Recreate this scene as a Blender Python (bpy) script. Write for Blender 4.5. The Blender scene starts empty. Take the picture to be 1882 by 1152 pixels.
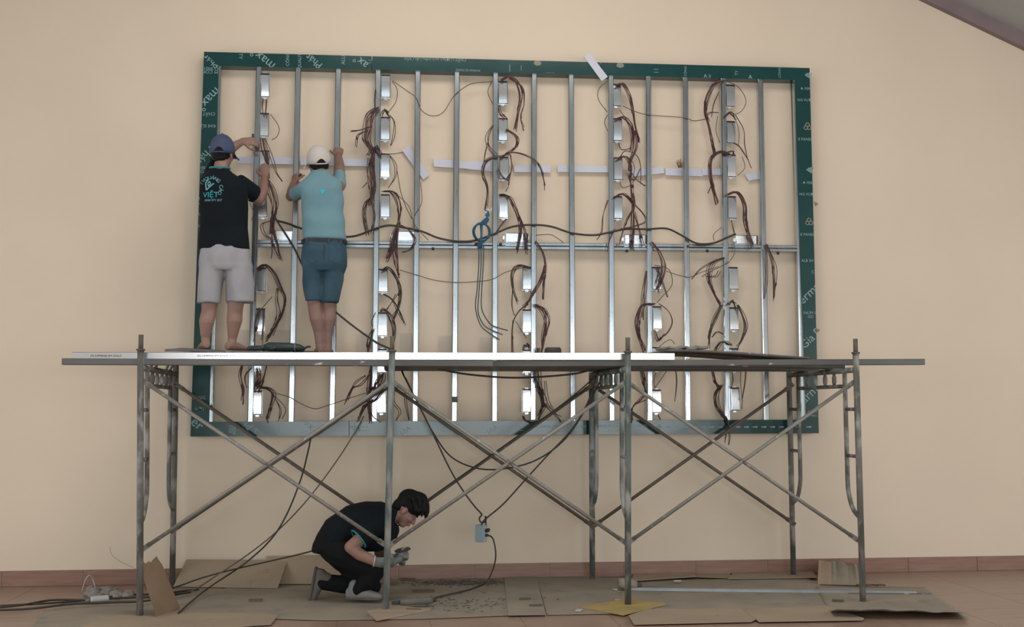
import bpy, bmesh, math, random
from mathutils import Vector, Matrix, noise
from mathutils.bvhtree import BVHTree
random.seed(7)
sc = bpy.context.scene
col = sc.collection
# ------------------------------------------------------------------ camera
CAM = Vector((-1.0363, -9.438, 1.372)); YAW, PIT, ROL, FPX = 0.1057, 0.0843, -0.001, 2097.5
FW = Vector((math.sin(YAW)*math.cos(PIT), math.cos(YAW)*math.cos(PIT), math.sin(PIT)))
_r = Vector((math.cos(YAW), -math.sin(YAW), 0)); _u = _r.cross(FW)
RT = _r*math.cos(ROL) + _u*math.sin(ROL); UP = -_r*math.sin(ROL) + _u*math.cos(ROL)
cd = bpy.data.cameras.new('camera'); cam = bpy.data.objects.new('camera', cd); col.objects.link(cam)
cd.sensor_width = 36; cd.lens = FPX*36/1882; cd.clip_start = 0.05
cam.matrix_world = Matrix(((RT.x, UP.x, -FW.x, CAM.x), (RT.y, UP.y, -FW.y, CAM.y), (RT.z, UP.z, -FW.z, CAM.z), (0, 0, 0, 1)))
sc.camera = cam
# ------------------------------------------------------------------ world, lights, exposure
w = bpy.data.worlds.new('daylight'); sc.world = w; w.use_nodes = True
w.node_tree.nodes['Background'].inputs[0].default_value = (0.80, 0.90, 1.0, 1)
w.node_tree.nodes['Background'].inputs[1].default_value = 1.0
def area(name, loc, rot, sx, sy, power, color):
    l = bpy.data.lights.new(name, 'AREA'); l.shape = 'RECTANGLE'; l.size = sx; l.size_y = sy
    l.energy = power; l.color = color
    o = bpy.data.objects.new(name, l); col.objects.link(o); o.location = loc; o.rotation_euler = rot
    return o
# daylight through the wide doorway and the window band behind the photographer, fill lamps added at unseen side openings; the hall's ceiling lamps
area('door_daylight', (1.0, -15.95, 1.3), (math.radians(90), 0, 0), 10.0, 2.5, 520, (0.95, 0.98, 1.0))
area('high_window_daylight', (0.5, -15.95, 4.3), (math.radians(90), 0, 0), 8.0, 0.8, 30, (0.62, 0.84, 1.0))
area('left_fill_light', (-7.55, -7.0, 2.1), (math.radians(90), 0, math.radians(-90)), 10.0, 2.2, 300, (0.94, 0.98, 1.0))
area('right_fill_light', (7.55, -7.0, 2.1), (math.radians(90), 0, math.radians(90)), 10.0, 2.2, 270, (0.94, 0.98, 1.0))
area('ceiling_lamp_light', (-0.1, -3.3, 5.9), (math.radians(8), 0, 0), 3.4, 1.8, 140, (1.0, 0.96, 0.92))
vs = sc.view_settings
vs.view_transform = 'Standard'; vs.look = 'None'; vs.gamma = 1; vs.use_curve_mapping = False
vs.exposure = -0.42
# ------------------------------------------------------------------ projection helpers (pixel -> point at a real depth)
def W(px, py, Y):
    d = FW*FPX + RT*(px-941) + UP*(576-py)
    return CAM + d*((Y-CAM.y)/d.y)
def WZ(px, py, Z):
    d = FW*FPX + RT*(px-941) + UP*(576-py)
    return CAM + d*((Z-CAM.z)/d.z)
def pxm(Y): return FPX/((Y-CAM.y)*math.cos(YAW))      # pixels per metre, about
# ------------------------------------------------------------------ materials
MATS = {}
def mat(name, c, rough=.6, metal=0., c2=None, scale=6., bump=0., bscale=40., stretch=(1, 1, 1), mix=(.35, .65), c3=None, s3=20., m3=(.6, .68), coat=0., spec=.5, alpha=1., trans=0.):
    m = bpy.data.materials.new(name); m.use_nodes = True; MATS[name] = m
    nt = m.node_tree; N = nt.nodes; L = nt.links; b = N['Principled BSDF']
    b.inputs['Base Color'].default_value = (*c, 1); b.inputs['Roughness'].default_value = rough
    b.inputs['Metallic'].default_value = metal; b.inputs['Specular IOR Level'].default_value = spec
    b.inputs['Alpha'].default_value = alpha; b.inputs['Transmission Weight'].default_value = trans
    b.inputs['Coat Weight'].default_value = coat; b.inputs['Coat Roughness'].default_value = .12
    tc = N.new('ShaderNodeTexCoord'); mp = N.new('ShaderNodeMapping'); L.new(tc.outputs['Object'], mp.inputs[0])
    mp.inputs['Scale'].default_value = stretch
    def ns(s, d=4):
        n = N.new('ShaderNodeTexNoise'); n.inputs['Scale'].default_value = s; n.inputs['Detail'].default_value = d
        L.new(mp.outputs[0], n.inputs['Vector']); return n
    def mx(fac, lo, hi, a, bcol):
        mr = N.new('ShaderNodeMapRange'); mr.inputs[1].default_value = lo; mr.inputs[2].default_value = hi
        L.new(fac, mr.inputs[0]); x = N.new('ShaderNodeMix'); x.data_type = 'RGBA'; L.new(mr.outputs[0], x.inputs[0])
        if isinstance(a, tuple): x.inputs[6].default_value = (*a, 1)
        else: L.new(a, x.inputs[6])
        x.inputs[7].default_value = (*bcol, 1); return x.outputs[2]
    out = None
    if c2: out = mx(ns(scale).outputs[0], mix[0], mix[1], c, c2)
    if c3: out = mx(ns(s3, 6).outputs[0], m3[0], m3[1], out if out else c, c3)
    if out: L.new(out, b.inputs['Base Color'])
    if bump:
        bp = N.new('ShaderNodeBump'); bp.inputs['Strength'].default_value = bump; bp.inputs['Distance'].default_value = .01
        L.new(ns(bscale).outputs[0], bp.inputs['Height']); L.new(bp.outputs[0], b.inputs['Normal'])
    return m
mat('wall_paint', (.735, .612, .47), .75, c2=(.71, .588, .452), scale=1.2, bump=.05, bscale=60)
mat('side_paint', (.70, .58, .44), .8)
mat('ceiling_paint', (.42, .42, .41), .8, c2=(.36, .36, .35), scale=1.0)
mat('trim_mauve', (.20, .15, .155), .6, c2=(.24, .18, .175), scale=3)
mat('floor_tile', (.30, .195, .145), .32, c2=(.36, .25, .19), scale=5, stretch=(1, 6, 1), c3=(.26, .17, .13), s3=3, m3=(.45, .7))
mat('base_tile', (.235, .125, .092), .35, c2=(.30, .17, .125), scale=4, stretch=(1, 1, 9))
mat('grout', (.55, .47, .38), .8)
mat('floor_grout', (.25, .17, .13), .8)
mat('galv', (.57, .63, .665), .19, 1., c2=(.48, .53, .56), scale=14, stretch=(1, 1, .25), bump=.10, bscale=7, c3=(.40, .42, .43), s3=60, m3=(.62, .75))
mat('galv_flat', (.66, .69, .70), .30, 1., c2=(.56, .59, .61), scale=25, bump=.12, bscale=14)
mat('channel_dull', (.36, .38, .39), .45, .7, c2=(.30, .32, .33), scale=8)
mat('alu', (.80, .83, .86), .24, 1., c2=(.72, .75, .79), scale=4, stretch=(.2, 1, 1), bump=.10, bscale=6)
mat('steel_cover', (.72, .76, .79), .17, 1., bump=.08, bscale=7)
mat('green_film', (.005, .047, .046), .16, c2=(.008, .058, .055), scale=4, spec=.55, bump=.10, bscale=4)
mat('print_white', (.24, .36, .36), .5)
mat('print_tan', (.22, .22, .17), .5)
mat('strip_white', (.58, .59, .66), .55)
mat('wire_brown', (.085, .042, .036), .5, c2=(.05, .028, .026), scale=8)
mat('wire_maroon', (.125, .048, .046), .5, c2=(.065, .028, .030), scale=8)
mat('wire_grey', (.115, .085, .065), .5)
mat('black_rubber', (.036, .029, .023), .5)
mat('connector', (.030, .018, .018), .45)
mat('connector_white', (.6, .58, .55), .5)
mat('blue_cord', (.006, .075, .145), .5, c2=(.012, .10, .17), scale=12)
mat('dark_cord', (.02, .06, .085), .5)
mat('scaffold', (.085, .082, .068), .65, .15, c2=(.16, .155, .135), scale=5, stretch=(1, 1, .5), c3=(.34, .335, .31), s3=12, m3=(.48, .66), bump=.3, bscale=30)
mat('scaffold_worn', (.050, .085, .076), .7, .1, c2=(.16, .18, .168), scale=5, stretch=(1, 1, .35), c3=(.36, .355, .33), s3=9, m3=(.46, .64), bump=.4, bscale=30)
mat('scaffold_green', (.045, .072, .066), .62, .15, c2=(.15, .16, .148), scale=4, stretch=(1, 1, .4), c3=(.36, .355, .33), s3=11, m3=(.46, .62), bump=.3, bscale=30)
mat('scaffold_rust', (.10, .080, .058), .65, .15, c2=(.15, .125, .098), scale=6, c3=(.30, .28, .24), s3=24, m3=(.63, .72), bump=.3, bscale=30)
mat('brace_grey', (.30, .285, .255), .55, .35, c2=(.23, .21, .18), scale=4, c3=(.44, .43, .41), s3=30, m3=(.60, .7), bump=.2, bscale=40)
mat('beam_grey', (.17, .165, .155), .6, .3, c2=(.115, .112, .105), scale=5, stretch=(.3, 1, 1), c3=(.55, .54, .52), s3=18, m3=(.66, .70), bump=.3, bscale=25)
mat('plank_dark', (.060, .058, .054), .6, .3, c2=(.085, .08, .072), scale=4, c3=(.3, .3, .28), s3=26, m3=(.69, .73))
mat('sheet_grey', (.16, .15, .135), .7, c2=(.10, .095, .088), scale=6, c3=(.36, .34, .31), s3=12, m3=(.6, .7))
mat('card_dusty', (.33, .275, .21), .9, c2=(.265, .23, .185), scale=2.2, c3=(.19, .178, .155), s3=5, m3=(.56, .78), bump=.15, bscale=10)
mat('card_tan', (.385, .295, .205), .9, c2=(.335, .258, .185), scale=2.5, c3=(.20, .16, .12), s3=8, m3=(.64, .8), bump=.12, bscale=10)
mat('card_brown', (.235, .155, .095), .9, c2=(.20, .135, .085), scale=4)
mat('card_edge', (.12, .09, .06), .9)
mat('yellow_board', (.44, .315, .095), .85, c2=(.35, .26, .11), scale=3.5, c3=(.30, .25, .15), s3=7, m3=(.55, .8))
mat('plywood', (.40, .31, .22), .85, c2=(.32, .25, .18), scale=3, stretch=(.3, 4, 1))
mat('dust', (.14, .125, .10), .95, c2=(.085, .078, .065), scale=9)
mat('skin', (.33, .190, .148), .6, c2=(.28, .155, .12), scale=5)
mat('skin_dark', (.255, .148, .118), .6, c2=(.215, .122, .098), scale=5)
mat('hair_black', (.006, .0055, .0055), .7, bump=.6, bscale=45, spec=.25)
mat('shirt_black', (.0055, .0095, .013), .9, c2=(.004, .0065, .009), scale=5, bump=.2, bscale=18, spec=.25)
mat('shirt_teal_trim', (.02, .22, .22), .7)
mat('shirt_blue', (.165, .30, .335), .9, c2=(.14, .265, .305), scale=4, bump=.15, bscale=16)
mat('logo_cyan', (.02, .42, .50), .6)
mat('logo_pale', (.16, .40, .45), .6)
mat('shorts_grey', (.37, .355, .365), .85, c2=(.32, .31, .325), scale=5, bump=.2, bscale=14)
mat('denim', (.028, .068, .098), .9, c2=(.062, .115, .15), scale=4.5, mix=(.48, .72), bump=.2, bscale=40)
mat('denim_light', (.04, .085, .118), .9, c2=(.03, .07, .10), scale=12)
mat('belt', (.012, .014, .018), .5)
mat('cap_blue', (.062, .082, .155), .8, c2=(.05, .068, .135), scale=6)
mat('cap_white', (.56, .51, .47), .8)
mat('trouser_black', (.0055, .006, .007), .9, bump=.2, bscale=20, spec=.25)
mat('shoe_grey', (.13, .12, .105), .8, c2=(.10, .09, .08), scale=9)
mat('shoe_light', (.20, .19, .175), .8, c2=(.2, .2, .19), scale=12)
mat('sole', (.085, .075, .062), .8, c2=(.12, .105, .085), scale=8)
mat('glove', (.235, .245, .225), .9, c2=(.15, .17, .155), scale=15)
mat('tool_body', (.030, .045, .042), .5)
mat('tool_grey', (.18, .19, .18), .5)
mat('disc', (.050, .042, .034), .6)
mat('pvc_box', (.36, .46, .50), .45)
mat('clear_tab', (.42, .39, .37), .2, alpha=.16)
mat('plastic_bag', (.22, .20, .18), .6, c2=(.28, .26, .235), scale=12, bump=.4, bscale=16)
mat('tape_white', (.50, .48, .45), .6)
mat('tool_dusty', (.17, .15, .125), .8, c2=(.12, .11, .095), scale=14)
mat('eye_white', (.42, .40, .38), .4)
mat('eye_dark', (.02, .014, .01), .3)
mat('lip', (.27, .10, .085), .5)
# ------------------------------------------------------------------ object helpers
ROOT = {}
def tag(o, label=None, cat=None, group=None, kind=None):
    if label: o['label'] = label
    if cat: o['category'] = cat
    if group: o['group'] = group
    if kind: o['kind'] = kind
    return o
def empty(name, loc, label, cat, group=None):
    o = bpy.data.objects.new(name, None); col.objects.link(o); o.location = loc; o.empty_display_size = .05
    ROOT[o] = Vector(loc); tag(o, label, cat, group); return o
class MB:
    def __init__(s): s.v = []; s.f = []; s.sm = []
    def add(s, v, f, smooth=False):
        k = len(s.v); s.v += [Vector(a) for a in v]
        for q in f: s.f.append([k+i for i in q]); s.sm.append(smooth)
        return s
    def box(s, c, h, R=None, bev=0):
        c = Vector(c)
        if bev:
            bm = bmesh.new(); bmesh.ops.create_cube(bm, size=2)
            for v in bm.verts: v.co = Vector((v.co.x*h[0], v.co.y*h[1], v.co.z*h[2]))
            bmesh.ops.bevel(bm, geom=bm.edges[:], offset=bev, segments=2, affect='EDGES')
            bm.verts.index_update()
            vs_ = [v.co.copy() for v in bm.verts]; fs = [[v.index for v in f.verts] for f in bm.faces]; bm.free()
        else:
            vs_ = [Vector((x*h[0], y*h[1], z*h[2])) for x in (-1, 1) for y in (-1, 1) for z in (-1, 1)]
            fs = [(0, 1, 3, 2), (4, 6, 7, 5), (0, 4, 5, 1), (2, 3, 7, 6), (0, 2, 6, 4), (1, 5, 7, 3)]
        return s.add([c + (R @ v if R else v) for v in vs_], fs)
    def bar(s, p, q, wu, wv, up=(0, 0, 1), bev=0):
        p, q = Vector(p), Vector(q); d = (q-p); n = d.length; d.normalize()
        u = d.cross(Vector(up)); u = (u if u.length > 1e-4 else d.cross(Vector((1, 0, 0)))).normalized(); v = u.cross(d)
        return s.box((p+q)/2, (n/2, wu/2, wv/2), Matrix((d, u, v)).transposed(), bev)
    def prism(s, p, q, prof, up=(0, 0, 1), smooth=False):
        """extrude closed 2-D profile (u,v) from p to q"""
        p, q = Vector(p), Vector(q); d = (q-p).normalized(); u = d.cross(Vector(up)).normalized(); v = u.cross(d); n = len(prof)
        vv = [p+u*a+v*b for a, b in prof]+[q+u*a+v*b for a, b in prof]
        ff = [(i, (i+1) % n, n+(i+1) % n, n+i) for i in range(n)]+[list(range(n))[::-1], list(range(n, 2*n))]
        return s.add(vv, ff, smooth)
    def rings(s, R, caps=True, smooth=True):
        n = len(R[0]); vv = [a for r in R for a in r]; ff = []
        for k in range(len(R)-1):
            for i in range(n): ff.append((k*n+i, k*n+(i+1) % n, (k+1)*n+(i+1) % n, (k+1)*n+i))
        if caps: ff += [list(range(n))[::-1], list(range((len(R)-1)*n, len(R)*n))]
        return s.add(vv, ff, smooth)
    def tube(s, pts, r, n=8, closed=False):
        pts = [Vector(p) for p in pts]; m = len(pts); R = []
        rr = r if isinstance(r, (list, tuple)) else [r]*m
        t0 = (pts[1]-pts[0]).normalized(); a = t0.orthogonal().normalized()
        for i, p in enumerate(pts):
            if closed: t = pts[(i+1) % m]-pts[i-1]
            else: t = (pts[min(i+1, m-1)]-pts[max(i-1, 0)])
            t = t.normalized() if t.length > 1e-9 else t0
            a = a-t*a.dot(t); a = a.normalized() if a.length > 1e-6 else t.orthogonal().normalized(); b = t.cross(a)
            R.append([p+(a*math.cos(2*math.pi*j/n)+b*math.sin(2*math.pi*j/n))*rr[i] for j in range(n)])
        if closed: R.append(R[0])
        return s.rings(R, caps=not closed)
    def loft(s, L, n=20, e=2.0):
        R = []
        for c, U, V in L:
            c, U, V = Vector(c), Vector(U), Vector(V); ring = []
            for j in range(n):
                a = 2*math.pi*j/n; ca, sa = math.cos(a), math.sin(a)
                ring.append(c+U*math.copysign(abs(ca)**(2/e), ca)+V*math.copysign(abs(sa)**(2/e), sa))
            R.append(ring)
        return s.rings(R)
    def ell(s, c, U, V, Wv, n=14, m=9):
        c, U, V, Wv = Vector(c), Vector(U), Vector(V), Vector(Wv); R = []
        for k in range(m+1):
            ph = -math.pi/2+math.pi*k/m; ph = max(-1.53, min(1.53, ph)); cc, ss = math.cos(ph), math.sin(ph)
            R.append([c+U*(cc*math.cos(2*math.pi*j/n))+V*(cc*math.sin(2*math.pi*j/n))+Wv*ss for j in range(n)])
        return s.rings(R)
    def sph(s, c, r, n=10, m=7): return s.ell(c, (r, 0, 0), (0, r, 0), (0, 0, r), n, m)
    def chain(s, P):
        """tapered limb: list of (point, radius), rounded joints"""
        for (p, r), (q, t) in zip(P[:-1], P[1:]):
            s.tube([p, q], [r, t], 12)
        for p, r in P: s.sph(p, r)
        return s
    def grid(s, fn, nu, nv, th=None, smooth=True):
        vv = [fn(i/nu, j/nv) for j in range(nv+1) for i in range(nu+1)]; k = nu+1
        ff = [(j*k+i, j*k+i+1, (j+1)*k+i+1, (j+1)*k+i) for j in range(nv) for i in range(nu)]
        if th:
            t = Vector(th); m = len(vv); vv += [v+t for v in vv]
            ff += [tuple(m+i for i in f[::-1]) for f in ff]
            bd = [i for i in range(nu)]+[j*k+nu for j in range(nv)]+[nv*k+nu-i for i in range(nu)]+[(nv-j)*k for j in range(nv)]
            for a, b in zip(bd, bd[1:]+bd[:1]): ff.append((b, a, m+a, m+b))
        return s.add(vv, ff, smooth)
    def mesh(s, name, off=Vector((0, 0, 0))):
        me = bpy.data.meshes.new(name); me.from_pydata([tuple(v-off) for v in s.v], [], s.f)
        for p, q in zip(me.polygons, s.sm): p.use_smooth = q
        bm = bmesh.new(); bm.from_mesh(me); bmesh.ops.recalc_face_normals(bm, faces=bm.faces[:]); bm.to_mesh(me); bm.free()
        return me
    def build(s, name, m, parent=None, base=None):
        """base: world position of the object's origin when it is top-level (default: middle of its foot)"""
        if parent is None:
            if base is None:
                xs = [v.x for v in s.v]; ys = [v.y for v in s.v]; zs = [v.z for v in s.v]
                base = Vector(((min(xs)+max(xs))/2, (min(ys)+max(ys))/2, min(zs)))
            off = Vector(base)
        else: off = ROOT[parent]
        o = bpy.data.objects.new(name, s.mesh(name, off)); o.data.materials.append(MATS[m]); col.objects.link(o)
        if parent is None: o.location = off
        else: o.parent = parent
        ROOT[o] = off; return o
TMP = bpy.data.scenes.new('workshop')
def remesh(mb, voxel, smooth=4, disp=None):
    me = mb.mesh('tmp'); o = bpy.data.objects.new('tmp', me); TMP.collection.objects.link(o)
    r = o.modifiers.new('r', 'REMESH'); r.mode = 'VOXEL'; r.voxel_size = voxel
    if smooth:
        q = o.modifiers.new('s', 'SMOOTH'); q.factor = .5; q.iterations = smooth
    TMP.view_layers[0].update(); dg = TMP.view_layers[0].depsgraph; e = o.evaluated_get(dg); m2 = bpy.data.meshes.new_from_object(e)
    bpy.data.objects.remove(o); bpy.data.meshes.remove(me)
    if disp:
        nn = [v.vector.copy() for v in m2.vertex_normals]
        new = [disp(v.co.copy(), q_) for v, q_ in zip(m2.vertices, nn)]
        m2.vertices.foreach_set('co', [c for p in new for c in p])
    for p in m2.polygons: p.use_smooth = True
    return m2
def blob(name, mb, voxel, m, parent, smooth=4, disp=None):
    me = remesh(mb, voxel, smooth, disp); off = ROOT[parent]; me.name = name
    me.transform(Matrix.Translation(-off)); me.materials.clear(); me.materials.append(MATS[m])
    o = bpy.data.objects.new(name, me); col.objects.link(o); o.parent = parent; ROOT[o] = off; return o
def folds(amp, sc_, st=(1, 1, 1)):
    def f(p, n): return p+n*(amp*noise.noise(Vector((p.x*sc_*st[0], p.y*sc_*st[1], p.z*sc_*st[2]))))
    return f
def spline(pts, k=6):
    P = [Vector(p) for p in pts]; out = []
    if len(P) == 2: return [P[0].lerp(P[1], i/k) for i in range(k+1)]
    for i in range(len(P)-1):
        a, b, c, d = P[max(i-1, 0)], P[i], P[i+1], P[min(i+2, len(P)-1)]
        for j in range(k):
            t = j/k
            out.append(.5*((2*b)+(-a+c)*t+(2*a-5*b+4*c-d)*t*t+(-a+3*b-3*c+d)*t**3))
    return out+[P[-1]]
def text_mesh(body, size, align='CENTER'):
    cu = bpy.data.curves.new('t', 'FONT'); cu.body = body; cu.size = size; cu.align_x = align; cu.align_y = 'CENTER'; cu.resolution_u = 2
    o = bpy.data.objects.new('t', cu); TMP.collection.objects.link(o); TMP.view_layers[0].update(); dg = TMP.view_layers[0].depsgraph
    me = bpy.data.meshes.new_from_object(o.evaluated_get(dg)); bpy.data.objects.remove(o); bpy.data.curves.remove(cu)
    return me
def clip_to(me, quad):
    bm = bmesh.new(); bm.from_mesh(me); c = sum((Vector(q) for q in quad), Vector())/len(quad)
    for a, b in zip(quad, quad[1:]+quad[:1]):
        nn = Vector((-(b.z-a.z), 0, b.x-a.x)).normalized()
        if nn.dot(c-a) > 0: nn = -nn
        bmesh.ops.bisect_plane(bm, geom=bm.verts[:]+bm.edges[:]+bm.faces[:], plane_co=a-nn*.002, plane_no=nn, clear_outer=True)
    bm.to_mesh(me); bm.free()
def wall_text(body, px, py, Y, size, ang, parent, m='print_white', name='lettering', quad=None):
    me = text_mesh(body, size); c = W(px, py, Y); ca, sa = math.cos(math.radians(ang)), math.sin(math.radians(ang)); off = ROOT[parent]
    for v in me.vertices:
        x, z = v.co.x*ca-v.co.y*sa, v.co.x*sa+v.co.y*ca
        v.co = Vector((c.x+x, Y, c.z+z))
    if quad:
        clip_to(me, quad)
        if not me.polygons: bpy.data.meshes.remove(me); return None
    me.transform(Matrix.Translation(-off))
    me.materials.clear(); me.materials.append(MATS[m]); o = bpy.data.objects.new(name, me); col.objects.link(o); o.parent = parent; ROOT[o] = off
    return o
ORD = ['first', 'second', 'third', 'fourth', 'fifth', 'sixth', 'seventh', 'eighth', 'ninth', 'tenth', 'eleventh', 'twelfth', 'thirteenth', 'fourteenth', 'fifteenth', 'sixteenth']
# ================================================================== SETTING
XL, XR, YN = -7.6, 7.6, -16.0
T1, T2 = W(1741, 0, 0), W(1882, 68, 0); SL = (T2.z-T1.z)/(T2.x-T1.x); APX = -0.1
def roofz(x): return T1.z+SL*(abs(x-APX)-(T1.x-APX))
gable = [(XL, -.02), (XR, -.02), (XR, roofz(XR)+.3), (APX, roofz(APX)+.3), (XL, roofz(XL)+.3)]
m = MB(); n = 5
m.add([(x, 0, z) for x, z in gable]+[(x, .2, z) for x, z in gable], [tuple(range(5)), tuple(range(9, 4, -1))]+[(i, (i+1) % 5, 5+(i+1) % 5, 5+i) for i in range(5)])
tag(m.build('wall_back', 'wall_paint', base=(0, 0, 0)), kind='structure')
flo = tag(MB().box((0, YN/2, -.06), (7.8, 8.4, .05)).build('floor', 'floor_grout', base=(0, 0, 0)), kind='structure')
# floor tiles: 0.6 m squares, those in view as pieces
tile = None; TS = .6
def in_view(x, y):
    d = Vector((x, y, 0))-CAM; z = d.dot(FW)
    if z < .5: return False
    u = FPX*d.dot(RT)/z; v = -FPX*d.dot(UP)/z
    return -1100 < u < 1100 and v < 760
for i in range(-12, 13):
    for j in range(0, 8):
        x = i*TS+.13; y = -(j+.5)*TS
        if not in_view(x, y) or abs(x) > 7.2: continue
        if tile is None: tile = MB().box((0, 0, -.006), (TS/2-.0012, TS/2-.0012, .006), bev=.0006).mesh('floor_tile'); tile.materials.append(MATS['floor_tile'])
        o = bpy.data.objects.new('floor_tile', tile); col.objects.link(o); o.parent = flo; o.location = (x, y, -.0005)
m = MB()
m.box((0, (YN-4.8)/2, -.0065), (7.6, (-4.8-YN)/2-.002, .006)); m.box((0, -2.4, -.0070), (7.6, 2.4, .0035))
o = m.build('tile_field', 'floor_tile', flo); o['kind'] = 'stuff'
for s, nm in ((-1, 'wall_left'), (1, 'wall_right')):
    x = XL if s < 0 else XR
    m = MB()
    for y0_, y1_, z0_, z1_ in ((-16.2, .2, -.1, 1.0), (-16.2, .2, 3.2, 3.45), (-2, .2, 1, 3.2), (-16.2, -12, 1, 3.2)): m.box((x+s*.1, (y0_+y1_)/2, (z0_+z1_)/2), (.1, (y1_-y0_)/2, (z1_-z0_)/2))
    tag(m.build(nm, 'side_paint'), kind='structure')
m = MB(); zt = roofz(APX)
for a, b, c, d in ((XL, -4.0, 0, 2.55), (6.0, XR, 0, 2.55), (XL, XR, 2.55, 3.9), (XL, -3.5, 3.9, 4.7), (4.5, XR, 3.9, 4.7)): m.box(((a+b)/2, YN-.1, (c+d)/2), ((b-a)/2, .1, (d-c)/2))
m.add([(APX-4.9, YN-.2, 4.7), (APX+4.9, YN-.2, 4.7), (APX, YN-.2, zt+.1), (APX-4.9, YN, 4.7), (APX+4.9, YN, 4.7), (APX, YN, zt+.1)], [(0, 1, 2), (5, 4, 3), (0, 3, 4, 1), (1, 4, 5, 2), (2, 5, 3, 0)])
tag(m.build('wall_front', 'side_paint'), kind='structure')
m = MB()
for s in (-1, 1):
    xe = APX+s*8.0; A, B = Vector((APX, 0, roofz(APX))), Vector((xe, 0, roofz(xe)))
    m.add([(A.x, .25, A.z), (B.x, .25, B.z), (B.x, YN-.3, B.z), (A.x, YN-.3, A.z), (A.x, .25, A.z+.12), (B.x, .25, B.z+.12), (B.x, YN-.3, B.z+.12), (A.x, YN-.3, A.z+.12)],
          [(0, 1, 2, 3), (4, 7, 6, 5), (0, 4, 5, 1), (1, 5, 6, 2), (2, 6, 7, 3), (3, 7, 4, 0)])
tag(m.build('ceiling', 'ceiling_paint', base=(0, 0, roofz(APX))), kind='structure')
for k, s in enumerate((1, -1)):
    xe = APX+s*7.4; nrm = Vector((s*SL, 0, -1)).normalized()
    p, q = Vector((APX, -.03, roofz(APX))), Vector((xe, -.03, roofz(xe)))
    tag(MB().bar(p+Vector((0, 0, -.06)), q+Vector((0, 0, -.06)), .06, .13, up=(0, 0, 1)).build('trim_%d' % (k+1), 'trim_mauve'), kind='structure')
# baseboard of tiles
bb = MB().box((0, -.004, .06), (7.55, .004, .0595)).build('baseboard_back', 'grout', base=(0, 0, 0)); tag(bb, kind='structure')
x0 = W(871, 1040, 0).x; bt = MB().box((0, 0, 0), (.3-.004, .005, .0605), bev=.0008).mesh('baseboard_tile'); bt.materials.append(MATS['base_tile'])
for k in range(-11, 13):
    x = x0+(k+.5)*.615
    if abs(x) > 7: continue
    o = bpy.data.objects.new('baseboard_tile', bt); col.objects.link(o); o.parent = bb; o.location = (x, -.0125, .0615); o.scale = (.615/.6, 1, 1)
# ceiling lamp housings (the hall's lamps, above the frame)
for k, x in enumerate((-.9, .7)):
    r = empty('ceiling_lamp', (x, -3.3, 5.92), 'long ceiling lamp over the hall, %s of the pair' % ('left' if k == 0 else 'right'), 'lamp')
    MB().box((x, -3.3, 5.96), (.7, .12, .04), bev=.01).build('housing', 'strip_white', r)
    MB().box((x, -3.3, 6.2), (.01, .01, .2)).build('rod', 'galv', r)
# ================================================================== SIGN FRAME
FY = -.11
c_ = W(930, 450, FY)
sign = empty('sign_frame', (c_.x, 0, W(930, 800, FY).z), 'large wall frame of galvanised studs edged with dark green film-covered panel', 'sign frame')
TL, TR, BR, BL = (375, 95), (1488, 125), (1505, 796), (350, 802)
iTL, iTR, iBR, iBL = (402, 121), (1461, 147), (1481, 771), (385, 775)
def slab(pts, y0, y1):
    P = [W(a, b, y0) for a, b in pts]; Q = [Vector((p.x, y1, p.z)) for p in P]; k = len(P)
    return MB().add(P+Q, [tuple(range(k)), tuple(range(2*k-1, k-1, -1))]+[(i, (i+1) % k, k+(i+1) % k, k+i) for i in range(k)])
jt = lambda x: (x, 95+30*(x-375)/1113)
jtb = lambda x: (x, 121+26*(x-402)/1059)
strips = {}; QUAD = {}
tops = [(375, 683), (684.2, 1104), (1105.2, 1488)]
for k, (a, b) in enumerate(tops):
    q = [jt(a), jt(b), jtb(b) if k < 2 else iTR, jtb(a) if k > 0 else iTL]
    QUAD['t%d' % k] = [W(*p_, FY) for p_ in q]; strips['t%d' % k] = slab(q, FY, -.002).build('edge_panel', 'green_film', sign)
jb = lambda x: (x, 802-6*(x-350)/1155); jbt = lambda x: (x, 775-4*(x-385)/1096)
bots = [(350, 641), (642, 1078.5), (1080, 1505)]
for k, (a, b) in enumerate(bots):
    q = [jbt(a) if k > 0 else iBL, jbt(b) if k < 2 else iBR, jb(b), jb(a)]
    QUAD['b%d' % k] = [W(*p_, FY) for p_ in q]; strips['b%d' % k] = slab(q, FY, -.002).build('edge_panel', 'green_film', sign)
strips['l'] = slab([TL, iTL, iBL, BL], FY, -.002).build('edge_panel', 'green_film', sign)
strips['r'] = slab([iTR, TR, BR, iBR], FY, -.002).build('edge_panel', 'green_film', sign)
QUAD['l'] = [W(*p_, FY) for p_ in (TL, iTL, iBL, BL)]; QUAD['r'] = [W(*p_, FY) for p_ in (iTR, TR, BR, iBR)]
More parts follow.
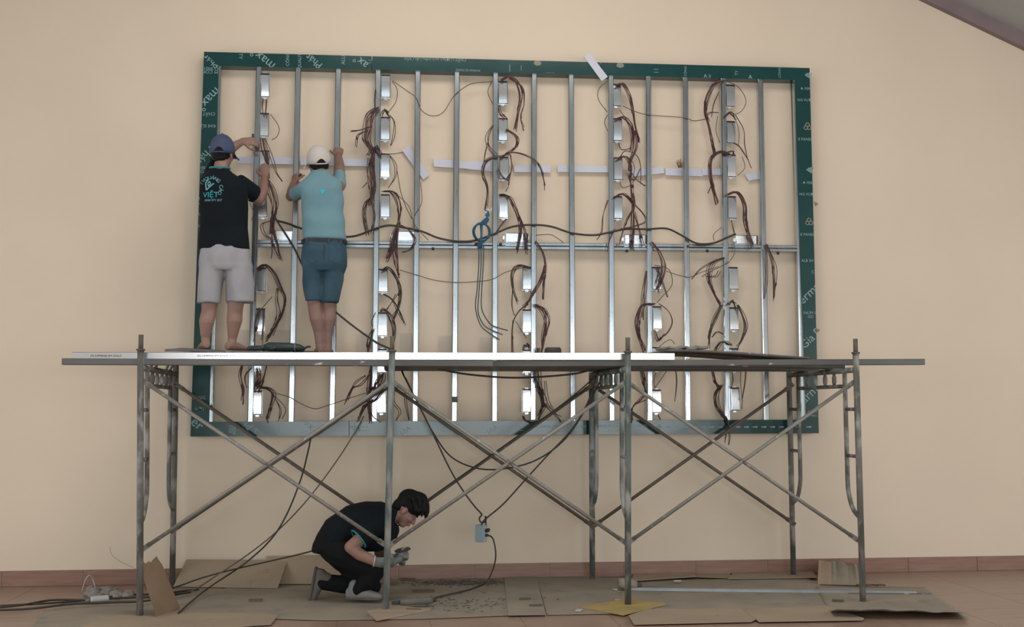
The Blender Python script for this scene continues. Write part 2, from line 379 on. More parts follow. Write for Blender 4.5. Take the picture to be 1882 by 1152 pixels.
# studs: folded channel facing the room
ST_T = [400, 476, 548, 622, 695, 768, 840, 911, 982, 1050, 1123, 1192, 1260, 1330, 1398, 1465]
ST_B = [385, 460, 535, 610, 688, 763, 835, 909, 980, 1053, 1125, 1195, 1265, 1338, 1410, 1478]
SY = -.098
def stud_prof(wd, dp, lip=.006):
    h = wd/2
    return [(-h, dp), (-h, lip), (-h+lip, 0), (-h*.30, 0), (-h*.22, .004), (h*.22, .004), (h*.30, 0), (h-lip, 0), (h, lip), (h, dp)]
def studx(i, py): return ST_T[i]+(ST_B[i]-ST_T[i])*(py-130)/640
for i in range(16):
    yt = 118+26*(ST_T[i]-402)/1059+3; yb = 775-4*(ST_B[i]-385)/1096
    p, q = W(ST_T[i], yt, SY), W(ST_B[i], yb, SY)
    if i in (7,):                                   # spliced stud with a gap in the lower part
        pass
    wd = .046 if i not in (0, 15) else .054
    o = MB().prism(q, p, [(a, -b) for a, b in stud_prof(wd, .05)], up=(0, -1, 0)).build('stud', 'galv', sign)
rp, rq = W(470, 447, -.085), W(1478, 457, -.085)
m = MB().prism(rp, rq, [(-.048, .029), (-.003, .029), (0, .025), (0, .007), (.005, .001), (0, -.005), (0, -.025), (-.003, -.029), (-.048, -.029)], up=(0, 0, 1))
m.build('rail', 'galv', sign)
for x, y in ((607, 452), (796, 457), (1264, 453), (1300, 461), (1430, 465), (875, 449), (920, 449), (1152, 461)):
    p = W(x, y, -.09); MB().sph(p, .014, 8, 5).build('bolt', 'connector', sign)
p = W(836, 734, -.101); MB().box(p, (.0235, .004, .024)).build('splice_plate', 'sheet_grey', sign)
# film print
P_ = FY-.0012
for k, b, x, y, s, a in (
    ('l', 'Phát', 389, 112, .085, 140), ('l', 'ISO 9001', 391, 126, .042, 180), ('l', 'IUM COM', 390, 132, .042, 180),
    ('l', 'max°', 384, 182, .115, 228), ('l', 'CHẤT', 384, 209, .04, 180), ('l', 'KHI SỬ', 383, 231, .04, 180), ('l', 'Phát', 377, 285, .10, 228),
    ('l', '9001', 373, 308, .04, 180), ('l', 'COM', 371, 315, .04, 180), ('l', 'rT', 371, 366, .09, 200), ('l', 'TY', 368, 393, .04, 180), ('l', 'ISO', 366, 415, .04, 180),
    ('l', 'CÔNG', 364, 731, .042, 0), ('l', '+ ĐI', 366, 752, .042, 0), ('l', 'erme', 375, 789, .12, -40),
    ('t0', 'TY', 442, 103, .045, -90), ('t0', 'max°', 483, 108, .115, 142), ('t0', 'CÔNG', 529, 109, .04, 90), ('t0', 'QUALITY', 551, 110, .04, 90),
    ('t0', 'Phát', 577, 112, .09, 142), ('t0', 'ALU', 631, 110, .045, 90), ('t0', 'ax°', 663, 113, .105, 142), ('t0', '| |', 681, 113, .045, 90),
    ('t1', 'CHẤT LƯỢNG NGUYÊN LIỆU TỐT', 800, 108, .036, 180), ('t1', 'KHÔNG SỬ DỤNG', 860, 129, .026, 180), ('t1', '|', 937, 124, .07, 0), ('t1', '|', 958, 124, .05, 0), ('t1', '– – –', 1012, 133, .035, 0),
    ('t2', '| |', 1205, 130, .05, 90), ('t2', 'CÔNG', 1260, 131, .032, 90), ('t2', 'A li', 1300, 140, .05, 0), ('t2', 'TY', 1354, 134, .04, 90), ('t2', 'A', 1379, 142, .06, 0), ('t2', 'CÔNG', 1433, 134, .032, 90),
    ('r', '★ PER', 1480, 163, .034, 0), ('r', 'NG VƯỢ', 1478, 184, .034, 0), ('r', 'E PANEL', 1480, 256, .036, 0), ('r', '★ PER', 1484, 336, .034, 0), ('r', 'NG VƯỢ', 1482, 357, .034, 0),
    ('r', 'E PANEL', 1484, 431, .036, 0), ('r', 'ALB SH', 1484, 479, .036, 0), ('r', 'C', 1494, 500, .04, 0), ('r', 'erma', 1487, 539, .115, 43), ('r', 'INUM C', 1489, 575, .036, 0), ('r', 'ISO', 1490, 582, .036, 0),
    ('r', 'Gia P', 1490, 622, .105, 43), ('r', 'arma', 1491, 721, .115, 43), ('r', 'INUM', 1493, 757, .036, 0), ('r', 'ISO 9001', 1491, 764, .030, 0),
    ('b0', 'ISO', 424, 788, .045, 90), ('b0', '9001', 431, 789, .045, 90), ('b0', 'Gia Phá', 464, 788, .095, 137), ('b0', 'CÔNG TY', 512, 788, .036, 90), ('b0', 'xe', 566, 782, .095, 137),
    ('b1', 'Gia Phát', 640, 788, .06, 0), ('b1', 'AX', 656, 786, .07, 137), ('b1', '| |', 671, 788, .06, 90), ('b1', '10A', 745, 792, .065, 35), ('b1', '| |', 815, 789, .05, 90), ('b1', '10A', 905, 790, .065, 35), ('b1', '| |', 935, 789, .05, 90), ('b1', '| |', 957, 788, .05, 90),
    ('b1', 'ALUMINIUM COMPOSITE PANEL', 1035, 784, .036, 0), ('b1', 'ISO 9001:2015', 1035, 792, .034, 0),
    ('b2', 'ALUMINIUM COMPOSITE PANEL', 1138, 783, .036, 0), ('b2', 'ISO 9001:2015', 1138, 791, .034, 0), ('b2', '✚', 1212, 785, .07, 0)):
    wall_text(b, x, y, P_, s*.93, a, strips[k], quad=QUAD[k])
for x in list(range(1228, 1480, 16))+[1487]:
    p = W(x, 784.5, P_); m = MB()
    m.add([(p.x-.022, P_, p.z-.004), (p.x+.008, P_, p.z-.005), (p.x+.008, P_, p.z+.005), (p.x-.022, P_, p.z+.004)], [(0, 1, 2, 3)])
    m.add([(p.x+.008, P_, p.z-.011), (p.x+.024, P_, p.z), (p.x+.008, P_, p.z+.011)], [(0, 1, 2)])
    m.build('printed_arrow', 'print_white', strips['b2'])
for x, y in ((1484, 233), (1487, 408)):                     # round knot emblem
    p = W(x, y, P_); m = MB()
    for k in range(3):
        a = math.pi/2+k*2.094; c = Vector((p.x+.017*math.cos(a), P_, p.z+.017*math.sin(a)))
        m.tube([c+Vector((.016*math.cos(t), 0, .016*math.sin(t))) for t in [i*math.pi/6 for i in range(12)]], .0062, 4, closed=True)
    m.build('printed_emblem', 'print_tan', strips['r'])
for x, y in ((1484, 140), (1487, 314)):                     # fan-shaped mark
    p = W(x, y, P_); m = MB()
    for k in range(4):
        a0, a1 = math.radians(35+k*22), math.radians(35+k*22+15)
        m.add([(p.x+.02, P_, p.z-.022), (p.x+.02-.055*math.cos(a0), P_, p.z-.022+.055*math.sin(a0)), (p.x+.02-.055*math.cos(a1), P_, p.z-.022+.055*math.sin(a1))], [(0, 1, 2)])
    m.build('printed_fan', 'print_white', strips['r'])
for x, y in ((988, 116), (1140, 120)):
    p = W(x, y, P_); m = MB().ell(p, (.035, 0, 0), (0, .0008, 0), (0, 0, .022), 12, 6); m.build('printed_emblem', 'print_tan', strips['t1' if x < 1104 else 't2'])
# ================================================================== WHITE STRIPS AND CLEAR TABS
def strip(pts, label, y=-.030, th=.006, m='strip_white', cat='strip', name='white_strip', grp='white strips along the frame'):
    o = slab(pts, y-th, y).build(name, m); tag(o, label, cat, grp); return o
strip([(436, 288), (470, 288), (545, 289), (545, 302), (470, 301), (436, 300)], 'white strip behind the studs beside the blue cap')
strip([(552, 290), (700, 292), (700, 306), (552, 303)], 'long white strip behind the white cap and the raised arm')
strip([(738, 275), (752, 268), (789, 321), (778, 330)], 'short white strip tilted steeply between the second and third box columns', y=-.022)
strip([(797, 291), (862, 297), (925, 309), (920, 317), (858, 310), (797, 306)], 'white strip sagging to the right, left of the third box column', y=-.036)
strip([(858, 296), (915, 297), (915, 314), (858, 312)], 'white strip overlapping the sagging one at the third box column', y=-.024)
strip([(945, 303), (1012, 304), (1012, 317), (945, 316)], 'short white strip right of the third box column')
strip([(1025, 303), (1120, 305), (1120, 317), (1025, 316)], 'white strip just left of the fourth box column')
strip([(1150, 311), (1219, 307), (1221, 318), (1160, 325)], 'white strip half hidden by tangled wires of the fourth column', y=-.036)
strip([(1223, 309), (1292, 310), (1292, 324), (1223, 322)], 'white strip under the small brown tuft', y=-.028)
strip([(1290, 310), (1334, 309), (1334, 321), (1292, 322)], 'short white strip touching the fifth box column', y=-.036)
strip([(1369, 320), (1394, 315), (1396, 328), (1376, 332)], 'small white scrap right of the fifth box column')
strip([(1073, 104), (1085, 99), (1117, 141), (1106, 149)], 'white strip tilted across the top green edge', y=-.114)
for k, (x0_, x1_, y0_, lb) in enumerate(((735, 758, 612, 'left of the sixth stud'), (806, 834, 617, 'left of the seventh stud'), (882, 907, 620, 'left of the eighth stud'), (655, 684, 612, 'left of the second column of boxes'), (437, 458, 606, 'beside the leg of the man in grey shorts'), (497, 533, 606, 'above the black tool bag'))):
    strip([(x0_, y0_), (x1_, y0_), (x1_, 668), (x0_, 668)], 'faint clear plastic sheet on the wall %s' % lb, y=-.03, th=.003, m='clear_tab', cat='plastic sheet', name='clear_sheet', grp='clear plastic sheets behind the studs')
for x, y, lb in ((1500, 375, 'level with the second emblem of the green edge'), (1503, 607, 'near the slanted print of the green edge')):
    p = W(x, y, -.004); mb = MB().add([p+Vector((-.018, 0, .022)), p+Vector((.02, -.004, .004)), p+Vector((-.006, 0, -.02)), p+Vector((-.016, .004, .02)), p+Vector((.02, .002, .004)), p+Vector((-.006, .004, -.018))], [(0, 1, 2), (5, 4, 3), (0, 3, 4, 1), (1, 4, 5, 2), (2, 5, 3, 0)])
    tag(mb.build('wall_scrap', 'card_tan'), 'tiny brown scrap stuck on the wall %s' % lb, 'scrap')
# ================================================================== POWER BOXES
def box_cover(hw, hh, d):
    m = MB(); nv = 10; b = .006
    def fn(u, v):                                                # front face, very slightly bowed
        t = -1+2*v; return Vector(((-hw+b)+(2*hw-2*b)*u, -d-.0024*(1-t*t), (hh-b)*t))
    m.grid(fn, 3, nv)
    ring = [[(-hw+b, -d, -hh+b), (hw-b, -d, -hh+b), (hw-b, -d, hh-b), (-hw+b, -d, hh-b)], [(-hw, -d+b, -hh), (hw, -d+b, -hh), (hw, -d+b, hh), (-hw, -d+b, hh)], [(-hw, 0, -hh), (hw, 0, -hh), (hw, 0, hh), (-hw, 0, hh)]]
    m.rings([[Vector(a) for a in r] for r in ring], caps=False, smooth=False); return m
protoC = box_cover(.040, .092, .030).mesh('cover'); protoC.materials.append(MATS['steel_cover'])
m = MB().box((0, .002, 0), (.041, .002, .0935)).box((0, .002, .100), (.014, .002, .008)).box((0, .002, -.100), (.014, .002, .008)); protoB = m.mesh('base_plate'); protoB.materials.append(MATS['galv_flat'])
m = MB().box((0, -.012, .0975), (.036, .010, .0045))
for k in range(5): m.box((-.028+.014*k, -.024, .0965), (.004, .003, .004))
protoT = m.mesh('terminal_block'); protoT.materials.append(MATS['connector'])
BOXES = {  # column -> list of (px, py, tilt x deg, tilt z deg, roll deg)
 0: [(487, 158, 7.5, 0, 0), (486, 231, 3.6, 0, 1), (487, 300, 4, 0, 0), (482, 380, 0, 2, -3), (481, 515, -1, 0, 0), (479, 590, -1, 0, 0), (473, 663, 0, 0, 0), (473, 741, 0, 0, 0)],
 1: [(709, 160, 5.0, 0, 0), (708, 238, 3.2, 0, 0), (708, 306, 4.2, 0, 0), (708, 380, 1.2, 0, 0), (704, 517, -1, 2, 0), (703, 597, -.5, 0, 0), (702, 664, 0, 0, 0), (701, 738, 0, 0, 0)],
 2: [(924, 172, 4.0, 0, 0), (924, 240, 3.0, 0, 0), (926, 311, 0, 0, 0), (925, 381, 2.6, 0, 0), (968, 513, -1, 0, 0), (968, 591, -.4, 0, 0), (968, 665, 0, 0, 0), (968, 737, 0, 0, 0)],
 3: [(1132, 177, 1, 0, 0), (1134, 240, 2.6, 0, 0), (1135, 312, 0, 0, 0), (1135, 383, .4, 0, 0), (1206, 513, -1, 0, 0), (1207, 585, -.6, 0, 0), (1207, 660, 0, 0, 0), (1206, 738, 0, 0, 0)],
 4: [(1341, 178, 2.5, 0, 0), (1342, 245, 1, 0, 1), (1343, 306, 4.0, 0, 0), (1344, 383, 0, 0, 0), (1347, 513, -1, 0, 0), (1348, 587, -.6, 0, 0), (1349, 662, 0, 0, 0), (1350, 734, 0, 0, 0)]}
def power_box(px, py, tx, tz, roll, label, grp, horiz=False, y=-.062):
    p = W(px, py, y); r = empty('power_box', p, label, 'power box', grp)
    r.rotation_mode = 'QUATERNION'; r.rotation_quaternion = (Matrix.Rotation(math.radians(tz), 3, 'Z') @ Matrix.Rotation(math.radians(tx), 3, 'X') @ Matrix.Rotation(math.radians(roll+(90 if horiz else 0)), 3, 'Y')).to_quaternion()
    for nm, me in (('cover', protoC), ('base_plate', protoB), ('terminal_block', protoT)):
        o = bpy.data.objects.new(nm, me); col.objects.link(o); o.parent = r
    return r
for c, L in BOXES.items():
    for k, (px, py, tx, tz, rl) in enumerate(L):
        power_box(px, py, tx, tz, rl, 'silver power box, %s from the top in the %s column from the left' % (ORD[k], ORD[c]), 'upright power boxes on the studs')
for c, px in enumerate((520, 742, 948, 1166, 1370)):
    power_box(px, (433, 434, 437, 440, 441)[c], 3.4, 0, 0, 'silver power box lying sideways on the rail, %s from the left' % ORD[c], 'sideways power boxes on the middle rail', horiz=True)
# ================================================================== WIRES
def strands(root, path, nst, spread, m='wire_brown', r=.0031, y=-.125, ends=True):
    """several thin wires that follow one traced path, each wandering a little"""
    if nst >= 4: nst = int(nst*1.5)
    mb = MB()
    for s in range(nst):
        ox, oy = random.uniform(-1, 1)*spread, random.uniform(-1, 1)*spread; ph = random.uniform(0, 6.28); yy = y+random.uniform(-.022, .012)
        pts = []
        for i, (a, b) in enumerate(path):
            t = i/(len(path)-1); k = .35+.65*math.sin(math.pi*min(1, t*1.0+.12))
            k2 = math.sin(ph+t*5.0)*spread*.5
            pts.append(W(a+(ox+k2)*k, b+oy*.5*k, yy+.014*math.sin(ph+t*4)))
        if nst > 2:
            e = pts[-1]; pts[-1] = e+Vector((random.uniform(-.012, .012), 0, random.uniform(-.03, .02)))
        sp = spline(pts, 5); mb.tube(sp, r, 5)
        if ends and nst > 2 and random.random() < .5:
            k = int(len(sp)*random.uniform(.55, .8)); k = min(k, len(sp)-2); d = (sp[k+1]-sp[k]).normalized()
            MB().tube([sp[k]-d*.018, sp[k]-d*.012, sp[k]+d*.012, sp[k]+d*.018], [.0035, .0062, .0062, .0035], 6).build('connector', 'connector', root)
    mb.build('wire', m, root)
WIRES = {  # (column, box) -> list of (path, strands, spread, material)
 (0, 0): [([(484, 182), (482, 195), (484, 212)], 2, 3, 'b'), ([(490, 182), (490, 196), (488, 212)], 2, 2, 'b')],
 (0, 1): [([(497, 210), (510, 228), (513, 240), (508, 252), (499, 257)], 1, 0, 'b'), ([(486, 254), (491, 268), (497, 285), (503, 302), (508, 318), (519, 334)], 2, 2, 'b'), ([(482, 254), (485, 275), (490, 300), (492, 330)], 5, 5, 'm')],
 (0, 3): [([(490, 330), (499, 350), (506, 378), (502, 402), (500, 425)], 7, 6, 'm'), ([(500, 400), (501, 430), (508, 455), (515, 473)], 4, 5, 'm'), ([(458, 372), (466, 390), (462, 405)], 1, 0, 'b'), ([(498, 405), (482, 412), (486, 430), (495, 437)], 2, 3, 'b'), ([(497, 440), (499, 460), (498, 475)], 2, 2, 'm')],
 (0, 4): [([(474, 494), (488, 487), (503, 502), (514, 528), (523, 550), (517, 578), (505, 600), (490, 622)], 6, 5, 'b'), ([(510, 530), (508, 555), (512, 580), (498, 612)], 3, 4, 'b'), ([(500, 545), (487, 560), (480, 568)], 1, 0, 'b')],
 (0, 5): [([(476, 566), (470, 595), (467, 630)], 3, 4, 'b'), ([(484, 570), (482, 600), (483, 628)], 3, 3, 'b')],
 (0, 6): [([(446, 668), (443, 690), (448, 715), (447, 738)], 5, 4, 'm'), ([(462, 675), (451, 692), (454, 712)], 2, 3, 'm'), ([(473, 676), (476, 695), (471, 712)], 5, 6, 'm'), ([(490, 670), (486, 690), (480, 705), (474, 715)], 4, 4, 'b')],
 (0, 7): [([(480, 712), (492, 714), (502, 725), (497, 748), (491, 771)], 5, 4, 'b'), ([(502, 724), (516, 752), (512, 773)], 2, 3, 'b'), ([(502, 725), (525, 750), (518, 770)], 1, 0, 'b'), ([(500, 721), (530, 729), (552, 741), (578, 751), (602, 745), (635, 734), (672, 722)], 1, 0, 'g')],
 (1, 0): [([(721, 150), (730, 165), (727, 188), (712, 208)], 1, 0, 'b'), ([(690, 165), (688, 185), (690, 205)], 2, 2, 'b')],
 (1, 1): [([(694, 198), (682, 210), (678, 232), (674, 258), (684, 280), (681, 300)], 9, 7, 'm'), ([(684, 232), (662, 239), (645, 236)], 3, 2, 'b'), ([(676, 240), (658, 248), (656, 266)], 3, 2, 'b'), ([(716, 212), (724, 225), (724, 248), (718, 268)], 2, 3, 'b'), ([(700, 215), (705, 203), (715, 212)], 3, 4, 'b')],
 (1, 2): [([(682, 290), (680, 318), (684, 345), (682, 372)], 8, 7, 'm'), ([(676, 285), (688, 270), (700, 285)], 4, 5, 'b'), ([(718, 286), (729, 303), (727, 325), (714, 345)], 2, 3, 'b'), ([(700, 282), (720, 283), (740, 280)], 1, 0, 'b'), ([(730, 315), (736, 350), (746, 380), (757, 402)], 1, 0, 'b'), ([(676, 335), (666, 345)], 2, 2, 'm')],
 (1, 3): [([(704, 352), (722, 355), (733, 380), (734, 408)], 5, 5, 'b'), ([(684, 362), (671, 375), (669, 398), (675, 428)], 4, 3, 'b'), ([(684, 372), (689, 398), (684, 425)], 3, 3, 'm'), ([(733, 408), (726, 432), (720, 455), (712, 476)], 6, 5, 'm'), ([(730, 420), (725, 452), (728, 485), (733, 507)], 6, 4, 'm'), ([(735, 412), (753, 422), (764, 440), (755, 458), (742, 466)], 3, 3, 'b'), ([(733, 360), (752, 380), (760, 408), (772, 425), (787, 441)], 1, 0, 'g'), ([(773, 335), (775, 372), (762, 396), (759, 420)], 1, 0, 'g')],
 (1, 4): [([(702, 497), (714, 492), (728, 508), (736, 532), (734, 558), (722, 582)], 4, 4, 'b'), ([(706, 540), (722, 550), (733, 572), (745, 595)], 3, 4, 'b'), ([(730, 540), (718, 560), (708, 572)], 3, 4, 'b')],
 (1, 5): [([(700, 572), (708, 568), (718, 582), (725, 605), (720, 640)], 5, 5, 'b'), ([(690, 574), (683, 590), (684, 600)], 1, 0, 'b'), ([(686, 605), (680, 622), (677, 645)], 4, 4, 'b')],
 (1, 6): [([(682, 668), (679, 692), (677, 730), (681, 772)], 6, 5, 'm'), ([(678, 688), (662, 706), (645, 714), (634, 738)], 3, 3, 'b'), ([(672, 690), (652, 705), (640, 735)], 2, 3, 'b'), ([(705, 686), (698, 700), (690, 712), (678, 716)], 6, 7, 'b')],
 (1, 7): [([(712, 715), (700, 720), (688, 735), (670, 748), (658, 771)], 4, 4, 'b'), ([(678, 745), (683, 765), (700, 776)], 2, 2, 'b'), ([(728, 700), (722, 735), (735, 755), (728, 772)], 2, 3, 'g'), ([(745, 720), (745, 740), (752, 772)], 2, 2, 'b')],
 (2, 0): [([(922, 148), (936, 141), (950, 150), (957, 175), (952, 205), (947, 236)], 5, 3, 'm'), ([(935, 144), (958, 160), (962, 188), (956, 215), (961, 236)], 3, 2, 'm'), ([(904, 150), (897, 165), (899, 178), (907, 192)], 1, 0, 'b'), ([(918, 195), (920, 208), (930, 218)], 3, 4, 'b')],
 (2, 1): [([(906, 230), (896, 248), (897, 268), (912, 282)], 3, 3, 'b'), ([(932, 238), (949, 252), (948, 270), (930, 284)], 4, 4, 'b'), ([(896, 262), (892, 280), (889, 298)], 2, 1, 'b')],
 (2, 2): [([(928, 286), (908, 289), (893, 298), (890, 318), (897, 345), (894, 380)], 5, 4, 'm'), ([(925, 286), (945, 280), (972, 287), (992, 303), (1000, 330), (1003, 344)], 3, 2, 'b'), ([(938, 284), (941, 308), (933, 334)], 3, 2, 'm'), ([(915, 308), (925, 325), (936, 335), (930, 352)], 2, 2, 'b')],
 (2, 3): [([(920, 358), (936, 360), (948, 380), (958, 405), (966, 430), (968, 462)], 5, 5, 'b'), ([(940, 372), (952, 398), (956, 430), (950, 461)], 4, 3, 'b'), ([(912, 425), (922, 412), (930, 402)], 2, 3, 'b')],
 (2, 4): [([(985, 443), (997, 463), (1003, 490), (1000, 515), (998, 546)], 4, 3, 'm'), ([(1001, 488), (992, 518), (976, 545), (962, 564)], 5, 3, 'm'), ([(974, 492), (953, 488), (942, 503), (942, 530), (948, 552)], 4, 4, 'b'), ([(942, 520), (940, 560), (945, 580)], 2, 2, 'b')],
 (2, 5): [([(984, 560), (999, 570), (1005, 592), (999, 618), (996, 642)], 7, 5, 'm'), ([(970, 558), (953, 572), (944, 598), (942, 645)], 3, 4, 'b'), ([(948, 590), (956, 604), (968, 622)], 1, 0, 'b')],
 (2, 6): [([(990, 640), (988, 690), (995, 720), (999, 745)], 8, 7, 'b'), ([(1003, 700), (1006, 735), (1022, 762)], 2, 3, 'g'), ([(960, 642), (966, 634), (974, 642)], 3, 4, 'b')],
 (2, 7): [([(988, 710), (998, 738), (990, 768)], 6, 6, 'b'), ([(1000, 740), (1015, 755), (1032, 769)], 3, 3, 'b'), ([(962, 764), (966, 772), (980, 774)], 4, 3, 'b')],
 (3, 0): [([(1132, 158), (1143, 154), (1155, 172), (1163, 205), (1168, 235), (1174, 256)], 6, 3, 'm'), ([(1117, 149), (1101, 163), (1100, 183), (1116, 206)], 1, 0, 'b'), ([(1139, 202), (1150, 218), (1160, 232)], 1, 0, 'b')],
 (3, 1): [([(1133, 218), (1145, 215), (1158, 228), (1162, 250), (1160, 275)], 5, 3, 'm'), ([(1117, 211), (1111, 224), (1117, 241)], 1, 0, 'b'), ([(1167, 240), (1168, 268), (1158, 298), (1157, 310)], 6, 3, 'm'), ([(1136, 263), (1142, 275), (1160, 272)], 2, 2, 'b')],
 (3, 2): [([(1134, 292), (1148, 288), (1160, 305), (1160, 335), (1163, 368)], 4, 4, 'm'), ([(1140, 290), (1150, 277), (1170, 285), (1178, 305), (1178, 338)], 2, 2, 'b'), ([(1158, 310), (1172, 330), (1187, 342)], 2, 3, 'b'), ([(1175, 310), (1165, 330), (1155, 322), (1162, 345)], 2, 3, 'b'), ([(1139, 335), (1145, 345), (1160, 340)], 1, 0, 'b')],
 (3, 3): [([(1128, 363), (1142, 356), (1156, 364), (1164, 376)], 4, 3, 'b'), ([(1163, 355), (1163, 382), (1152, 405), (1140, 446)], 3, 3, 'm'), ([(1163, 372), (1163, 418), (1163, 456)], 4, 3, 'm'), ([(1166, 390), (1177, 428), (1183, 455)], 3, 3, 'm'), ([(1119, 368), (1111, 395), (1108, 425), (1098, 441)], 2, 3, 'b'), ([(1166, 376), (1182, 394), (1187, 408), (1168, 416), (1142, 421)], 2, 3, 'b'), ([(1130, 420), (1120, 440), (1116, 462)], 2, 3, 'b')],
 (3, 4): [([(1198, 445), (1211, 463), (1219, 490), (1212, 520), (1208, 533)], 5, 4, 'm'), ([(1208, 490), (1216, 515), (1227, 546)], 2, 2, 'b'), ([(1203, 487), (1229, 495), (1235, 523), (1217, 545), (1207, 556)], 1, 0, 'b'), ([(1188, 498), (1185, 525), (1182, 555), (1180, 585)], 4, 4, 'm')],
 (3, 5): [([(1203, 559), (1181, 562), (1171, 588), (1174, 618), (1184, 642)], 7, 5, 'm'), ([(1212, 558), (1229, 572), (1235, 592), (1226, 612), (1212, 622)], 2, 2, 'b'), ([(1204, 608), (1210, 625), (1219, 616)], 3, 3, 'b'), ([(1208, 640), (1230, 624), (1240, 632)], 1, 0, 'g')],
 (3, 6): [([(1177, 668), (1182, 692), (1188, 722)], 6, 4, 'm'), ([(1240, 672), (1243, 700), (1240, 738)], 2, 1, 'b'), ([(1232, 672), (1218, 692), (1204, 712)], 1, 0, 'b'), ([(1205, 685), (1202, 700), (1204, 715)], 1, 0, 'b')],
 (3, 7): [([(1190, 720), (1176, 735), (1164, 748), (1161, 772)], 3, 3, 'm'), ([(1188, 735), (1170, 742)], 2, 2, 'm'), ([(1208, 762), (1213, 771)], 2, 3, 'm')],
 (4, 0): [([(1332, 148), (1313, 154), (1301, 176), (1297, 205), (1302, 222)], 7, 4, 'm'), ([(1335, 149), (1357, 160), (1371, 184), (1364, 203), (1350, 211)], 1, 0, 'b'), ([(1322, 168), (1312, 190), (1308, 215)], 2, 2, 'b'), ([(1320, 207), (1306, 207), (1298, 215)], 2, 2, 'b')],
 (4, 1): [([(1298, 215), (1302, 240), (1308, 265), (1313, 286)], 6, 4, 'm'), ([(1319, 213), (1316, 240), (1323, 262)], 1, 0, 'g'), ([(1352, 212), (1367, 238), (1369, 265), (1374, 290), (1381, 309)], 2, 1, 'b'), ([(1348, 263), (1358, 270), (1376, 295)], 2, 2, 'b'), ([(1348, 210), (1358, 240), (1357, 268)], 1, 0, 'g'), ([(1334, 213), (1340, 206), (1350, 214)], 4, 3, 'b')],
 (4, 2): [([(1340, 283), (1324, 279), (1309, 290), (1307, 315), (1311, 345), (1317, 372)], 8, 5, 'm'), ([(1310, 335), (1301, 355)], 2, 1, 'm'), ([(1364, 288), (1369, 308), (1356, 322)], 1, 0, 'g'), ([(1330, 282), (1345, 278), (1346, 286)], 3, 2, 'b')],
 (4, 3): [([(1338, 358), (1355, 354), (1367, 376), (1369, 405), (1375, 428), (1384, 452)], 6, 4, 'm'), ([(1344, 404), (1348, 425), (1350, 430)], 2, 2, 'b'), ([(1326, 418), (1312, 430), (1312, 442)], 1, 0, 'g'), ([(1408, 449), (1418, 473), (1424, 500), (1422, 548)], 4, 4, 'm'), ([(1409, 455), (1408, 515), (1404, 549)], 2, 2, 'b'), ([(1349, 445), (1350, 465), (1340, 482)], 1, 0, 'g')],
 (4, 4): [([(1330, 474), (1310, 481), (1288, 494), (1271, 513)], 2, 2, 'b'), ([(1330, 474), (1309, 484), (1303, 508), (1311, 535), (1323, 557)], 6, 4, 'm'), ([(1340, 482), (1312, 496), (1290, 508)], 1, 0, 'b'), ([(1322, 498), (1315, 508), (1298, 508)], 2, 3, 'b')],
 (4, 5): [([(1326, 560), (1313, 588), (1306, 610), (1302, 634)], 5, 4, 'b'), ([(1356, 560), (1365, 578), (1370, 600), (1363, 624), (1354, 640)], 4, 3, 'b'), ([(1308, 620), (1318, 610), (1329, 614)], 2, 2, 'b'), ([(1340, 560), (1345, 553), (1352, 561)], 4, 3, 'b')],
 (4, 6): [([(1345, 634), (1328, 628), (1314, 646)], 4, 3, 'b'), ([(1308, 672), (1314, 697), (1322, 714)], 4, 3, 'm'), ([(1362, 672), (1361, 700), (1364, 735), (1363, 752)], 1, 0, 'b'), ([(1371, 672), (1370, 700), (1364, 735)], 2, 1, 'b'), ([(1346, 684), (1347, 700), (1344, 712)], 2, 2, 'b')],
 (4, 7): [([(1326, 708), (1317, 725), (1319, 748), (1335, 772), (1339, 786)], 6, 4, 'm'), ([(1338, 786), (1334, 800), (1332, 813)], 2, 1, 'm'), ([(1340, 788), (1341, 805), (1339, 818)], 2, 1, 'm')]}
MM = {'b': 'wire_brown', 'm': 'wire_maroon', 'g': 'wire_grey'}
for (c, k), L in WIRES.items():
    b = W(L[0][0][0][0], max(q[1] for l in L for q in l[0]), -.12)
    r = empty('wire_bundle', b, 'brown wires around the %s power box from the top in the %s column' % (ORD[k], ORD[c]), 'wires', 'wire bundles of the power boxes')
    for path, ns_, spd, mm in L: strands(r, path, ns_, spd, MM[mm])
def cable(name, pts, r, m, label, cat='cable', n=8, k=7, grp=None):
    o = MB().tube(spline(pts, k), r, n).build(name, m); tag(o, label, cat, grp); return o
WV = lambda L, y: [W(a, b, y) for a, b in L]
cable('cable', WV([(721, 148), (748, 167), (765, 180), (775, 203), (795, 213), (815, 206), (833, 178), (850, 163), (870, 153), (905, 150)], -.107), .0034, 'wire_grey', 'thin grey wire sagging between the tops of the second and third box columns', 'wire', 6)
cable('cable', WV([(1145, 195), (1185, 210), (1255, 216), (1275, 222), (1300, 218)], -.107), .0032, 'wire_grey', 'thin grey wire from the fourth to the fifth column of boxes', 'wire', 6)
cable('cable', WV([(735, 496), (765, 505), (800, 515), (840, 519), (880, 517), (905, 513), (930, 500), (960, 492)], -.107), .0032, 'wire_grey', 'thin grey wire sagging below the rail between second and third columns', 'wire', 6)
cable('cable', WV([(1225, 498), (1245, 505), (1268, 509), (1290, 500), (1320, 490)], -.107), .0030, 'wire_grey', 'thin grey wire below the rail between fourth and fifth columns', 'wire', 6)
cable('cable', WV([(985, 432), (1010, 431), (1022, 436), (1036, 446)], -.107), .0032, 'wire_grey', 'short grey wire end above the rail beside the third sideways box', 'wire', 6)
